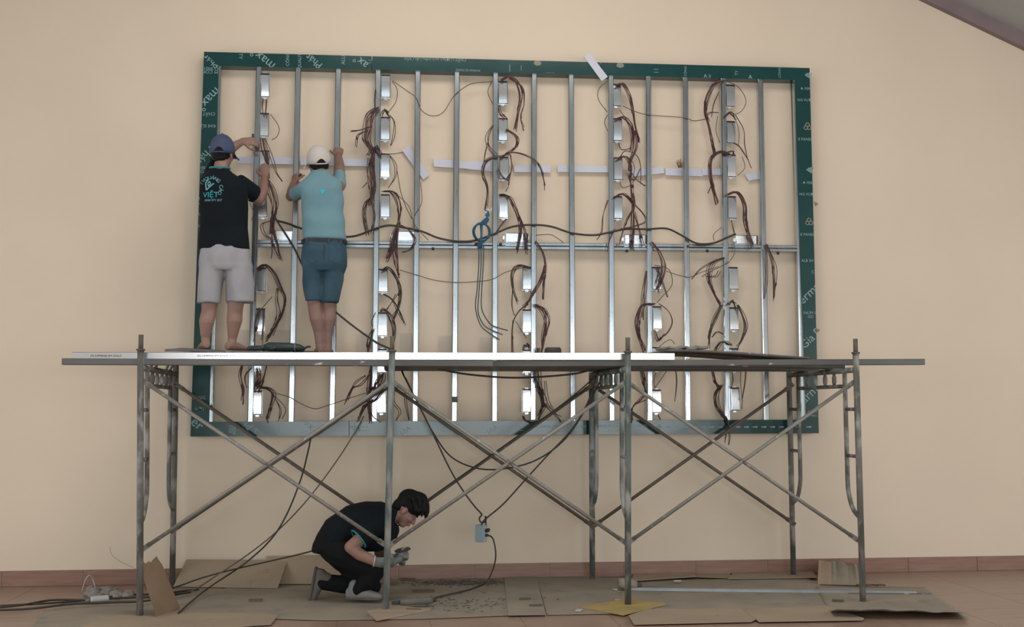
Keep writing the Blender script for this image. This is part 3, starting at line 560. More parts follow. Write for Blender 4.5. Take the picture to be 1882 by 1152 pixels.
cable('cable', [W(a, b, y) for a, b, y in [(508, 405, -.13), (530, 411, -.12), (560, 422, -.12), (600, 434, -.12), (640, 435, -.125), (662, 431, -.13), (690, 420, -.14), (715, 414, -.135), (742, 418, -.13), (775, 425, -.13), (805, 437, -.13), (838, 443, -.13), (872, 442, -.13), (905, 431, -.14), (940, 417, -.135), (975, 413, -.13), (1012, 416, -.13), (1050, 428, -.13), (1090, 432, -.13), (1120, 427, -.14), (1150, 421, -.13), (1190, 421, -.13), (1225, 420, -.13), (1252, 432, -.13), (1280, 447, -.13), (1310, 447, -.13), (1335, 437, -.14), (1352, 430, -.13)]], .0085, 'black_rubber', 'thick black cable waving along above the middle rail')
cable('cable', [W(a, b, y) for a, b, y in [(505, 398, -.13), (513, 412, -.14), (540, 455, -.14), (565, 505, -.15), (600, 556, -.15), (640, 592, -.15), (690, 628, -.15), (722, 645, -.2), (735, 672, -.3), (742, 690, -.4)]], .0075, 'black_rubber', 'black cable slanting down behind the man with the white cap')
# blue cord: coil and hanging ends
bc = empty('blue_cord', W(885, 620, -.15), 'coil of blue cord hung at the middle rail with loose ends', 'cord')
cc = W(885, 427, -.15); m = MB()
for k in range(9):
    ra, rb = .066+.006*math.cos(k*2.1), .074+.006*math.sin(k*1.7)
    m.tube([cc+Vector((ra*math.cos(t)+.004*math.sin(2*t+k), -.004*(k % 4)+.008*math.sin(t+k), rb*math.sin(t))) for t in [i*2*math.pi/26 for i in range(26)]], .0052, 6, closed=True)
m.build('coil', 'blue_cord', bc)
m = MB()
for k in range(6): m.tube(spline(WV([(892+k*2-2, 384+k), (899-k*1.3, 395), (890+k*1.6, 403), (883+k*2, 412)]+([(884+k*.8, 432), (880+k*3, 455)] if k < 3 else []), -.165), 5), .0050, 6)
m.build('twist', 'blue_cord', bc)
m = MB()
for L in ([(880, 450), (880, 485), (877, 530), (874, 565), (882, 595), (896, 610), (918, 624)], [(884, 450), (884, 490), (880, 540), (879, 575), (890, 598), (905, 607), (924, 615)], [(889, 450), (888, 490), (885, 540), (886, 570), (900, 594), (915, 602), (933, 607)]):
    m.tube(spline(WV(L, -.155), 6), .0045, 6)
m.build('loose_end', 'dark_cord', bc)
m = MB()
for k in range(4): m.box(W(894+3*k, 388-(k % 2)*3, -.165), (.004, .004, .014))
m.build('connector', 'connector_white', bc)
o = MB()
for k in range(26):
    a = W(1250+random.uniform(-3, 4), 308, -.10); o.tube([a, a+Vector((random.uniform(-.03, .015), random.uniform(-.02, .01), random.uniform(.03, .085)))], [.004, .001], 4)
tag(o.build('fibre_tuft', 'card_brown'), 'small brown fibre tuft on a white strip near the fifth column', 'tuft')
# ================================================================== SCAFFOLD
H = 1.78; YF, YB = -1.47, -.17
FR = [(-2.7273, -2.6877, -2.7172), (-1.0286, -1.0573, -1.05), (.6361, .6198, .599), (2.3173, 2.3228, 2.2806)]
FM = ['scaffold', 'scaffold_worn', 'scaffold_green', 'scaffold']
FL = ['leftmost scaffold frame, standing beside the leaning brown cardboard', 'scaffold frame in front of the crouching man', 'scaffold frame standing on the yellow board', 'rightmost scaffold frame, standing on the torn cardboard']
ZB = [.012, .026, .024, .012]
for k, (xt, xb, xk) in enumerate(FR):
    r = empty('scaffold_frame', ((xb+xk)/2, (YF+YB)/2, 0), FL[k], 'scaffold frame', 'scaffold frames')
    mt = FM[k]; zb = ZB[k]
    def fx(z, back=False): return xk+(xt-xb)*.3*z/H if back else xb+(xt-xb)*z/H
    for back in (False, True):
        Y = YB if back else YF; z0 = .008 if back else zb; s = -1 if back else 1
        MB().tube([(fx(z0, back), Y, z0), (fx(H, back), Y, H)], .0225, 14).build('post', mt, r)
        m = MB().tube([(fx(H-.01, back), Y, H-.01), (fx(H, back), Y, H+.104)], .0165, 12).tube([(fx(H, back), Y, H-.004), (fx(H, back), Y, H+.008)], .030, 14)
        if not back: m.build('spigot', 'scaffold_rust', r)
        yi = Y+s*.215; xi = fx(.9, back)
        pts = [(fx(1.65, back), yi, 1.65), (fx(1.2, back), yi, 1.2), (xi, yi, .86), (xi, yi-s*.012, .77), (xi, yi-s*.06, .68), (xi, Y+s*.10, .635), (xi, Y+s*.015, .60)]
        MB().tube(spline(pts, 4), .0165, 10).build('inner_leg', mt, r)
        for z in (1.375, 1.035):
            MB().tube([(fx(z, back), Y, z), (fx(z, back), yi, z)], .013, 8).build('rung', mt, r)
        for z in (1.575, .435):
            MB().tube([(fx(z, back), Y-.03 if back else Y, z), (fx(z, back), Y-.07 if back else Y+.075, z)], .0075, 8).build('brace_pin', 'scaffold_rust', r)
    MB().tube([(fx(1.66), YF, 1.66), (fx(1.66, True), YB, 1.66)], .021, 12).build('top_bar', mt, r)
    MB().tube([(fx(1.545), YF+.215, 1.545), (fx(1.545, True), YB-.215, 1.545)], .015, 10).build('cross_bar', mt, r)
    for t in (.30, .43, .57, .70):
        y = YF+(YB-YF)*t; x = fx(1.6)+(fx(1.6, True)-fx(1.6))*t
        MB().tube([(x, y, 1.645), (x, y, 1.61), (x, y, 1.58), (x, y, 1.55)], [.009, .017, .017, .009], 10).build('strut', mt, r)
# cross braces: two flattened tubes pivoting on a bolt
BN = ['left bay', 'middle bay', 'right bay']
def brace(p, q, m_, r_):
    p, q = Vector(p), Vector(q); d = (q-p).normalized(); m = MB()
    m.tube([p+d*.05, q-d*.05], r_, 10)
    for a, s in ((p, 1), (q, -1)): m.bar(a-d*s*.015, a+d*s*.075, .010, .034, up=(0, 0, 1))
    return m
for k in range(3):
    for back in (False, True):
        Y = (YB-.033) if back else (YF+.062)
        g = lambda i, z: (FR[i][2] if back else FR[i][1]+(FR[i][0]-FR[i][1])*z/H)
        r = empty('cross_brace', ((g(k, 0)+g(k+1, 0))/2, Y, .435), '%s crossed scaffold brace of the %s' % ('rear' if back else 'front', BN[k]), 'scaffold brace', 'crossed scaffold braces')
        mt = 'scaffold_rust' if back else 'brace_grey'
        brace((g(k, 1.575), Y, 1.575), (g(k+1, .435), Y, .435), mt, .0135).build('brace_tube', mt, r)
        y2 = Y-.028
        brace((g(k, .435), y2, .435), (g(k+1, 1.575), y2, 1.575), mt, .0135).build('brace_tube', mt, r)
        c = Vector(((g(k, 1)+g(k+1, 1))/2, (Y+y2)/2, 1.005)); MB().tube([c-Vector((0, .03, 0)), c+Vector((0, .03, 0))], .010, 8).build('pivot_bolt', 'scaffold_rust', r)
# beams, channel, deck
ZT = 1.682
def hollow(p, q, wd, ht): return [(-wd/2, -ht/2), (wd/2, -ht/2), (wd/2, ht/2), (-wd/2, ht/2)]
def beam(px0, px1, py0, py1, Y, wd, ht, m_, label, name='steel_beam', cat='beam'):
    p, q = W(px0, py0, Y), W(px1, py1, Y); b = .004
    pr = [(-wd/2+b, -ht/2), (wd/2-b, -ht/2), (wd/2, -ht/2+b), (wd/2, ht/2-b), (wd/2-b, ht/2), (-wd/2+b, ht/2), (-wd/2, ht/2-b), (-wd/2, -ht/2+b)]
    o = MB().prism(p, q, pr).build(name, m_); tag(o, label, cat); return o
beam(116, 905, 664.5, 668.0, -1.36, .07, .044, 'beam_grey', 'grey steel beam sticking out past the left end of the scaffold')
beam(840, 1696, 668.5, 665, -1.29, .07, .044, 'beam_grey', 'grey steel beam sticking out past the right end of the scaffold')
beam(1100, 1510, 668, 671, -1.20, .05, .03, 'beam_grey', 'short grey steel bar under the right deck sheet')
p, q = W(134, 654, -1.36), W(1238, 655.5, -1.36); hb = .025
al = MB().prism(p, q, [(-.028, -hb), (.022, -hb), (.0255, -hb+.003), (.028, hb-.003), (.026, hb), (-.028, hb)]).build('aluminium_channel', 'alu')
tag(al, 'long bright metal channel lying along the front of the scaffold', 'metal channel')
for i, (t0, t1) in enumerate(((150, 245), (330, 480), (465, 530), (575, 650))):
    a = W((t0+t1)/2, 654.3, -1.36); me = text_mesh('ALUMINIUM 6063 20:11:22'[:int((t1-t0)/6)], .030); off = ROOT[al]
    for v in me.vertices: v.co = Vector((a.x+v.co.x*.9, -1.3905, a.z+v.co.y*.6))-off
    me.materials.append(MATS['sheet_grey']); o = bpy.data.objects.new('lettering', me); col.objects.link(o); o.parent = al
for k in range(4):
    y = -1.17+k*.27; x0_, x1_ = FR[1][1]-.03, FR[2][1]+.05
    o = MB().box(((x0_+x1_)/2, y, ZT+.020), ((x1_-x0_)/2, .125, .019), bev=.004)
    tag(o.build('deck_plank', 'plank_dark'), 'dark steel deck plank over the crouching man, %s from the wall side' % ORD[3-k], 'deck plank', 'deck planks of the middle bay')
for k, yy in enumerate((-1.0, -.45)):
    r = empty('deck_plank', (-1.87, yy, 1.682), 'grey deck plank under the two standing men, %s one' % ('front', 'rear')[k], 'deck plank', 'deck planks of the left bay')
    MB().box((-1.87, yy, 1.738), (.86, .12, .016), bev=.004).build('board', 'plank_dark', r)
    for x in (FR[0][2]+.005, FR[1][2]-.005):
        sx = 1 if x < -2 else -1
        for dy in (-.08, .08):
            MB().tube(spline([(x+sx*.05, yy+dy, 1.735), (x+sx*.01, yy+dy, 1.73), (x-sx*.012, yy+dy, 1.706), (x-sx*.026, yy+dy, 1.672)], 4), .010, 8).build('hook', 'beam_grey', r)
for k, yy in enumerate((-.95, -.42)):
    o = MB().box((1.47, yy, ZT+.022), (.93, .12, .020), bev=.004)
    tag(o.build('deck_plank', 'plank_dark'), 'grey deck plank under the bent sheet on the right, %s one' % ('front', 'rear')[k], 'deck plank', 'deck planks of the right bay')
# left deck sheet (men stand on it), tilted up to the back on its left side
SA, SB = W(303, 641.5, -1.33), W(628, 649, -1.33)
def deckz(x, y):
    u = (x-SA.x)/(SB.x-SA.x); t = (y+1.33)/1.05
    zf = SA.z+(SB.z-SA.z)*u; zb_ = 1.842+(1.780-1.842)*max(0, min(1.2, u)); return zf+(zb_-zf)*min(1.0, t/.68)
def fn(u, v):
    x = SA.x+(SB.x-SA.x)*u; y = -1.33+v*1.05
    return Vector((x, y, deckz(x, y)+.003*math.sin(u*17)*(1-v)))
tag(MB().grid(fn, 24, 8, th=(0, 0, -.016)).build('deck_sheet', 'sheet_grey'), 'thin grey sheet on the scaffold that the two men stand on', 'deck sheet')
RA, RB = W(1228, 641, -1.30), W(1492, 655, -1.30)
def fn(u, v):
    p = RA.lerp(RB, u); return Vector((p.x, -1.30+v*.95, p.z+.018*math.sin(u*3.1)*(1-u)+.012*v-.004))
tag(MB().grid(fn, 20, 6, th=(0, 0, -.014)).build('deck_sheet', 'sheet_grey'), 'bent grey sheet lying on the right bay of the scaffold', 'deck sheet')
m = MB()
for k in range(12):
    a = W(1215+k*7, 641-random.uniform(0, 3), -1.1+random.uniform(-.1, .3)); m.ell(a, (.045, 0, .01*random.uniform(-1, 1)), (0, .05, 0), (0, 0, .014), 8, 5)
tag(m.build('rubble', 'plastic_bag'), 'crumpled grey scrap heap at the left end of the bent sheet', 'scrap', kind='stuff')
# tools on the deck
def dk(px, py, Y): p = W(px, py, Y); return Vector((p.x, Y, deckz(p.x, Y)))
r = empty('tool_pouch', dk(500, 636, -.95), 'dark tool bag lying on the deck between the two standing men', 'tool bag')
b = dk(530, 636, -.95)+Vector((0, 0, .004)); m = MB()
m.loft([(b+Vector((-.18, 0, .035)), (0, .03, 0), (0, 0, .02)), (b+Vector((-.14, 0, .040)), (0, .05, 0), (0, 0, .034)), (b+Vector((0, 0, .038)), (0, .055, 0), (0, 0, .034)), (b+Vector((.08, 0, .034)), (0, .045, 0), (0, 0, .028)), (b+Vector((.115, 0, .03)), (0, .025, 0), (0, 0, .014))], 14)
m.build('body', 'tool_body', r)
MB().loft([(b+Vector((.045, 0, .036)), (0, .053, 0), (0, 0, .034)), (b+Vector((.053, 0, .036)), (0, .053, 0), (0, 0, .034))], 14).build('strap', 'tool_grey', r)
b2 = dk(480, 636, -.97)+Vector((0, 0, .004)); m = MB()
for k in range(7): m.ell(b2+Vector((-.08+.028*k, random.uniform(-.02, .02), .022)), (.032, 0, .008), (0, .03, 0), (.004, 0, .020), 8, 5)
m.build('flap', 'tool_body', r)
r = empty('sandal', dk(560, 640, -.80), 'dark flip-flop beside the heels of the man in jeans shorts', 'sandal'); b = dk(560, 640, -.80)
MB().loft([(b+Vector((-.09, 0, .012)), (0, .02, 0), (0, 0, .008)), (b+Vector((-.05, 0, .012)), (0, .04, 0), (0, 0, .010)), (b+Vector((.05, 0, .012)), (0, .035, 0), (0, 0, .010)), (b+Vector((.10, 0, .012)), (0, .03, 0), (0, 0, .009))], 12).build('sole', 'tool_body', r)
MB().tube(spline([b+Vector((-.02, -.035, .018)), b+Vector((.01, -.02, .05)), b+Vector((.04, 0, .055)), b+Vector((.01, .02, .05)), b+Vector((-.02, .035, .018))], 5), .007, 6).build('strap', 'tool_body', r)
p = W(1016, 648, -1.18); zc = ZT+.0395
o = MB().loft([((p.x-.056, -1.18, zc+.050), (0, .05, 0), (0, 0, .046)), ((p.x-.046, -1.18, zc+.053), (0, .06, 0), (0, 0, .053)), ((p.x+.046, -1.18, zc+.053), (0, .06, 0), (0, 0, .053)), ((p.x+.056, -1.18, zc+.050), (0, .05, 0), (0, 0, .046))], 16, 5)
tag(o.build('tool_case', 'black_rubber'), 'small black case on the deck behind the bright channel', 'case')
cable('cable', WV([(800, 676), (835, 684), (880, 690), (940, 694), (1000, 692), (1060, 686), (1095, 676)], -.75), .0075, 'black_rubber', 'black cable sagging under the deck of the middle bay')
# ================================================================== PEOPLE
def hand(mb, w, d, n, side, curl=1.0, s=1.0, rad=.0088, spread=.0):
    """palm, four fingers of different length, thumb; d: along hand, n: direction fingers close towards, side: +-1 thumb side"""
    w, d, n = Vector(w), Vector(d).normalized(), Vector(n); n = (n-d*n.dot(d)).normalized(); l = d.cross(n)*side
    mb.loft([(w-d*.01*s, l*.026*s, n*.019*s), (w+d*.03*s, l*.036*s, n*.018*s), (w+d*.07*s, l*.042*s, n*.015*s), (w+d*.092*s, l*.038*s, n*.011*s)], 12)
    for k, (o, L) in enumerate(((.031, .072), (.0105, .080), (-.0105, .074), (-.031, .058))):
        p = w+d*(.084-.004*abs(k-1))*s+l*o*s; a = 0; P = [(p, rad*s*1.1)]
        for j, (f, ang) in enumerate(((.46, 38), (.31, 48), (.23, 34))):
            a += math.radians(ang*curl); p = p+(d*math.cos(a)+n*math.sin(a)+l*spread*o*12)*(L*f*s); P.append((p, rad*s*(1-.08*j)))
        mb.chain(P)
    p = w+d*.022*s+l*.030*s; P = [(p, .014*s)]
    for v, L in ((d*.62+l*.70+n*.25, .040), (d*.86+l*.18+n*.5*curl, .030), (d*.80-l*.15+n*.6*curl, .024)):
        p = p+v.normalized()*(L*s); P.append((p, (.0112-.0008*len(P))*s))
    mb.chain(P); return mb
def head(mb, c, f, u, s=1.0):
    c, f, u = Vector(c), Vector(f).normalized(), Vector(u); u = (u-f*u.dot(f)).normalized(); l = u.cross(f)
    A = lambda a, b, g: c+(f*a+l*b+u*g)*s
    mb.ell(A(-.010, 0, .030), f*.096*s, l*.076*s, u*.088*s)                 # skull
    mb.ell(A(.028, 0, -.020), f*.062*s, l*.064*s, u*.082*s)                 # face
    mb.ell(A(.045, 0, -.078), f*.038*s, l*.040*s, u*.034*s)                 # jaw and chin
    mb.ell(A(.066, 0, -.090), f*.016*s, l*.020*s, u*.015*s)
    mb.chain([(A(.086, 0, .010), .008*s), (A(.106, 0, -.026), .0115*s)])    # nose
    for t in (-1, 1):
        mb.sph(A(.098, t*.011, -.029), .008*s); mb.ell(A(.080, t*.030, .020), f*.010*s, l*.022*s, u*.007*s)   # nostril, brow
        mb.ell(A(.066, t*.040, -.022), f*.020*s, l*.020*s, u*.020*s)         # cheek
        mb.ell(A(-.004, t*.079, -.012), f*.018*s+l*t*-.004*s, l*.008*s, u*.031*s)   # ear
    mb.ell(A(.092, 0, -.053), f*.007*s, l*.023*s, u*.006*s); mb.ell(A(.089, 0, -.064), f*.008*s, l*.019*s, u*.007*s)
    return A, f, l, u
def face_parts(A, f, l, u, body, s=1.0):
    for t in (-1, 1):
        MB().ell(A(.0785, t*.031, .002), f*.007*s, l*.0115*s, u*.0045*s, 10, 7).build('eye', 'eye_white', body)
        MB().ell(A(.0842, t*.031, .002), f*.003*s, l*.0055*s, u*.0045*s, 8, 5).build('iris', 'eye_dark', body)
        MB().chain([(A(.091, t*.016, .024), .004*s), (A(.088, t*.032, .028), .0045*s), (A(.076, t*.047, .022), .003*s)]).build('eyebrow', 'hair_black', body)
    MB().ell(A(.0965, 0, -.0565), f*.004*s, l*.021*s, u*.007*s, 10, 6).build('lips', 'lip', body)
def foot(mb, ank, toe, s=1.0):
    a, t = Vector(ank), Vector(toe); d = (t-a); d.z = 0; d.normalize(); l = Vector((0, 0, 1)).cross(d); zf = t.z
    g = lambda k, z: Vector((a.x, a.y, 0))+d*k*s+Vector((0, 0, zf+z))
    mb.loft([(g(-.062, .028), l*.022, (0, 0, .024)), (g(-.045, .034), l*.031, (0, 0, .034)), (g(0, .038), l*.033, (0, 0, .038)), (g(.06, .032), l*.038, (0, 0, .031)), (g(.12, .020), l*.043, (0, 0, .019)), (g(.155, .015), l*.040, (0, 0, .014))], 14)
    for k in range(5):
        o = (-.034+.017*k); L = (.196, .192, .186, .178, .166)[k]
        for sd in (1,): mb.chain([(g(.140, .014)+l*o*sd, .0095), (g(L, .011)+l*o*sd, .0085 if k else .012)])
    mb.chain([(a, .034*s), (g(-.012, .045), .034*s)]); return mb
X3 = Vector((1, 0, 0)); Y3 = Vector((0, 1, 0)); Z3 = Vector((0, 0, 1))
def torso(mb, rows, Y, k=1.0, e=2.3):
    L = []
    for cx, py, hw, hd, dy in rows:
        L.append((W(cx, py, Y+dy), X3*(hw/pxm(Y))*k, Y3*hd*k))
    mb.loft(L, 24, e)
def bvh_of(o):
    me = o.data; off = ROOT[o]; return BVHTree.FromPolygons([v.co+off for v in me.vertices], [tuple(p.vertices) for p in me.polygons])
def on_cloth(name, me_or_mb, bv, m_, parent, gap=.0025):
    me = me_or_mb.mesh(name) if isinstance(me_or_mb, MB) else me_or_mb; off = ROOT[parent]
    for v in me.vertices:
        h = bv.ray_cast(Vector((v.co.x, -4, v.co.z)), Vector((0, 1, 0)))
        y = h[0].y if h[0] else -.7; v.co = Vector((v.co.x, y-gap, v.co.z))-off
    me.materials.clear(); me.materials.append(MATS[m_]); o = bpy.data.objects.new(name, me); col.objects.link(o); o.parent = parent; ROOT[o] = off; return o
# ---- man in black shirt, grey shorts, blue cap
YA = -.62
fzA = deckz(W(378, 637, -.58).x, -.60)
fpos = Vector((W(402, 637, YA).x, YA, fzA))
A_ = empty('person', fpos, 'man in black printed shirt, grey shorts and blue cap standing barefoot on the scaffold', 'person')
m = MB()
rows = [(404, 318, 15, .060, .05), (406, 328, 34, .085, .02), (410, 345, 39, .10, 0), (411, 380, 39, .105, 0), (411, 420, 38, .10, 0), (412, 455, 40, .11, 0), (415, 480, 42, .12, 0), (415, 497, 36, .11, 0)]
torso(m, rows, YA, .93)
ankL, ankR = W(378, 622, -.60), W(427, 622, -.60); ankL.z = max(ankL.z, fzA+.07); ankR.z = ankL.z
m.chain([(W(393, 485, YA), .088), (W(386, 545, -.60), .066), (W(384, 572, -.61), .056), (W(380, 590, -.625), .058), (W(378, 612, -.61), .042), (ankL, .034)])
m.chain([(W(436, 485, YA), .088), (W(434, 545, -.60), .068), (W(432, 572, -.61), .058), (W(431, 588, -.625), .060), (W(428, 612, -.61), .042), (ankR, .035)])
tL = W(370, 640, -.40); tR = W(455, 640, -.46)
foot(m, ankL, Vector((tL.x, tL.y, fzA))); foot(m, ankR, Vector((tR.x, tR.y, deckz(ankR.x, -.55))))
m.chain([(W(404, 322, -.60), .058), (W(407, 300, -.57), .052)])
AhA, fA, lA, uA = head(m, W(409, 284, -.55), (.35, 1, -.02), (0, 0, 1), .98)
# right arm: elbow out, forearm up, hand on the third box
m.chain([(W(441, 340, -.60), .058), (W(458, 356, -.53), .050), (W(475, 367, -.46), .043)])
m.chain([(W(475, 367, -.46), .043), (W(484, 352, -.40), .042), (W(486, 328, -.31), .029)])
hand(m, W(486, 326, -.305), Vector((.0, .32, 1)), Vector((0, 1, -.2)), 1, .45)
# left arm: raised past the face to the stud
m.chain([(W(382, 338, -.58), .055), (W(392, 312, -.42), .046), (W(415, 283, -.29), .040), (W(432, 268, -.25), .036), (W(447, 259, -.21), .026)])
hand(m, W(446, 259, -.215), Vector((1, .18, .02)), Vector((0, 1, -.35)), -1, .75)
bA = blob('body', m, .0062, 'skin', A_, 3)
face_parts(AhA, fA, lA, uA, bA, .98)
m = MB()
sh = [(404, 312, 17, .066, .05), (405, 320, 24, .078, .035), (408, 330, 38, .095, .015), (411, 346, 42.5, .112, 0), (412, 380, 43.5, .118, 0), (412, 420, 43.5, .116, 0), (412, 448, 45, .125, 0), (412.5, 459, 45, .128, 0)]
torso(m, sh, YA)
m.tube([W(436, 336, -.61), W(452, 346, -.56), W(469, 358, -.49)], [.072, .068, .070], 16)
m.tube([W(385, 340, -.60), W(390, 318, -.48), W(398, 304, -.40)], [.070, .064, .062], 16)
shA = blob('shirt', m, .008, 'shirt_black', A_, 4, folds(.008, 7, (1.3, 1, .7)))
c = W(404, 309, -.575); MB().tube([c+Vector((.075*math.cos(t), .066*math.sin(t), .006*math.sin(t))) for t in [i*math.pi/10 for i in range(20)]], .0085, 8, closed=True).build('collar_trim', 'shirt_teal_trim', shA)
a, b = W(451, 371, -.545), W(480, 347, -.47)
bv = bvh_of(shA)
# print on the back
def arc_text(body, cx, cy, rad, a0, a1, size, parent, bv_, m_):
    for i, ch in enumerate(body):
        if ch == ' ': continue
        a = math.radians(a0+(a1-a0)*i/(len(body)-1)); me = text_mesh(ch, size); c0 = W(cx, cy, -.75); rot = a-math.pi/2
        for v in me.vertices:
            x, z = v.co.x*math.cos(rot)-v.co.y*math.sin(rot), v.co.x*math.sin(rot)+v.co.y*math.cos(rot)
            v.co = Vector((c0.x+rad*math.cos(a)+x, 0, c0.z+rad*math.sin(a)+z))
        on_cloth('lettering', me, bv_, m_, parent)
def flat_text(body, px, py, size, parent, bv_, m_):
    me = text_mesh(body, size); c0 = W(px, py, -.75)
    for v in me.vertices: v.co = Vector((c0.x+v.co.x, 0, c0.z+v.co.y))
    return on_cloth('lettering', me, bv_, m_, parent)
arc_text('TVQUẢNG CÁO', 385, 344, .082, 150, -28, .040, shA, bv, 'logo_pale')
flat_text('VIỆT', 386, 357, .058, shA, bv, 'logo_cyan'); flat_text('0984 071 827', 391, 367, .024, shA, bv, 'logo_pale')
m = MB(); c0 = W(383, 338, -.75)
def poly(pts, wd):
    for (x0_, z0), (x1_, z1) in zip(pts[:-1], pts[1:]):
        for k in range(4):
            p0 = Vector((x0_+(x1_-x0_)*k/4, 0, z0+(z1-z0)*k/4)); p1 = Vector((x0_+(x1_-x0_)*(k+1)/4, 0, z0+(z1-z0)*(k+1)/4)); d = (p1-p0).normalized(); nn = Vector((-d.z, 0, d.x))*wd
            m.add([c0+p0-nn, c0+p1-nn, c0+p1+nn, c0+p0+nn], [(0, 1, 2, 3)])
poly([(-.010, .045), (-.028, .015), (-.020, -.040), (.036, .012)], .0045); poly([(0, .03), (-.010, .010), (-.003, -.012), (.012, .010), (0, .03)], .0035)
on_cloth('logo', m, bv, 'logo_pale', shA)
m = MB()
m.loft([(W(412.5, 452, YA), X3*.182, Y3*.122), (W(414, 475, YA), X3*.192, Y3*.138), (W(416, 492, YA), X3*.198, Y3*.138), (W(416, 499, YA), X3*.17, Y3*.125)], 24, 2.3)
m.loft([(W(393, 488, YA), X3*.100, Y3*.125), (W(387, 520, YA), X3*.088, Y3*.115), (W(383.5, 557, YA), X3*.084, Y3*.108)], 20)
m.loft([(W(438, 488, YA), X3*.100, Y3*.125), (W(440.5, 520, YA), X3*.103, Y3*.118), (W(443, 556, YA), X3*.106, Y3*.114)], 20)
blob('shorts', m, .008, 'shorts_grey', A_, 5, folds(.016, 9, (1.5, 1, .5)))
def cap(mb_parent, c, f, u, s, m_, back=False):
    c, f, u = Vector(c), Vector(f).normalized(), Vector(u).normalized(); u = (u-f*u.dot(f)).normalized(); l = u.cross(f); R = []
    for k in range(9):
        a = math.pi/2*k/8; rr = math.cos(a) if k < 8 else .03
        R.append([c+(f*(.108*rr*math.cos(t))+l*(.092*rr*math.sin(t))+u*(.118*math.sin(a)))*s for t in [i*2*math.pi/28 for i in range(28)]])
    low = [p-u*.028*s for p in R[0]]
    o = MB().rings([low]+R).build('cap', m_, mb_parent)
    def br(uu, v):
        a = math.radians(-68+136*uu); r0 = .100; r1 = .100+.075*v*max(0, math.cos(a*1.25))**.5
        return c+(f*(r1*1.05*math.cos(a))+l*(r1*.92*math.sin(a))+u*(-.022-.020*v-.030*(math.sin(a)**2)*v))*s
    MB().grid(br, 14, 5, th=u*-.005).build('brim', m_, o)
    MB().sph(c+u*.118*s, .008*s, 8, 5).build('button', m_, o)
    # opening with strap at the rear
    m2 = MB()
    for t0 in range(13):
        pass
    arc = [c+(f*(-.110*math.cos(t))+l*(.0945*math.sin(t))+u*(-.024))*s for t in [math.radians(-26+4*i) for i in range(14)]]
    arch = [c+(f*(-.1085*math.cos(t))+l*(.0935*math.sin(t))+u*(-.022+.036*math.sin(math.pi*(i/13))))*s-f*.0015 for i, t in enumerate([math.radians(-26+4*i) for i in range(14)])]
    m2.add(arc+arch, [(i, i+1, 14+i+1, 14+i) for i in range(13)]); m2.build('strap_opening', 'hair_black', o)
    MB().tube([p-f*.001 for p in arc], .005*s, 6).build('strap', m_, o)
    return o
hA = W(409, 284, -.55)
cap(A_, AhA(-.006, 0, .036), (.10, 1, .12), (0, -.12, 1), 1.04, 'cap_blue')
m = MB().ell(AhA(-.030, 0, .012), fA*.074, lA*.0775, uA*.070).ell(AhA(-.052, 0, -.028), fA*.040, lA*.060, uA*.045)
blob('hair', m, .007, 'hair_black', A_, 2, folds(.004, 60))
r = empty('screwdriver', W(465, 275, -.115), 'thin dark screwdriver held upright by the man with the blue cap', 'screwdriver')
MB().tube([W(465, 262, -.135), W(465, 252, -.135), W(465, 246, -.135)], [.010, .011, .008], 8).build('handle', 'tool_body', r)
MB().tube([W(465, 262, -.135), W(466, 284, -.135)], .0035, 6).build('shaft', 'tool_grey', r)
# ---- man in pale blue shirt, white cap, denim shorts
YBm = -.60
fxB = W(594, 645, -.60).x; fzB = deckz(fxB, -.60)
B_ = empty('person', (fxB, YBm, fzB), 'man in pale blue shirt, jeans shorts and white cap standing on the scaffold', 'person')
m = MB()
torso(m, [(588, 318, 14, .055, .04), (589, 332, 32, .08, .02), (591, 350, 35, .098, 0), (593, 385, 35, .10, 0), (594, 420, 35, .10, 0), (596, 450, 37, .105, 0), (596, 475, 37, .11, 0), (595, 492, 31, .10, 0)], YBm, .94)
aL, aR = W(588, 632, -.60), W(602, 632, -.58); aL.z = aR.z = fzB+.075
m.chain([(W(577, 482, YBm), .082), (W(577, 540, -.59), .062), (W(579, 566, -.60), .054), (W(582, 585, -.615), .055), (W(586, 610, -.60), .040), (aL, .033)])
m.chain([(W(613, 482, YBm), .082), (W(606, 540, -.57), .060), (W(605, 566, -.585), .052), (W(605, 585, -.60), .053), (W(603, 610, -.585), .040), (aR, .033)])
tL, tR = W(580, 645, -.40), W(608, 645, -.38)
foot(m, aL, Vector((tL.x, tL.y, fzB))); foot(m, aR, Vector((tR.x, tR.y, fzB)))
m.chain([(W(589, 324, -.58), .054), (W(588, 308, -.56), .050)])
AhB, fB, lB, uB = head(m, W(585, 302, -.54), (-.28, 1, .05), (0, -.05, 1), .95)
m.chain([(W(621, 342, -.58), .055), (W(624, 318, -.45), .045), (W(624, 304, -.36), .040)])
m.chain([(W(624, 304, -.36), .039), (W(623, 296, -.29), .036), (W(622, 286, -.20), .027)])
hand(m, W(622, 288, -.195), Vector((.0, .50, 1)), Vector((-.2, 1, -.5)), 1, 1.25, 1.0)
m.chain([(W(556, 345, -.57), .052), (W(543, 358, -.47), .044), (W(534, 361, -.40), .039)])
m.chain([(W(534, 361, -.40), .039), (W(536, 349, -.31), .034), (W(540, 336, -.20), .026)])
hand(m, W(540, 337, -.20), Vector((.15, .35, 1)), Vector((.7, .7, -.2)), -1, 1.25, .95)
bB = blob('body', m, .0062, 'skin_dark', B_, 3)
face_parts(AhB, fB, lB, uB, bB, .95)
m = MB()
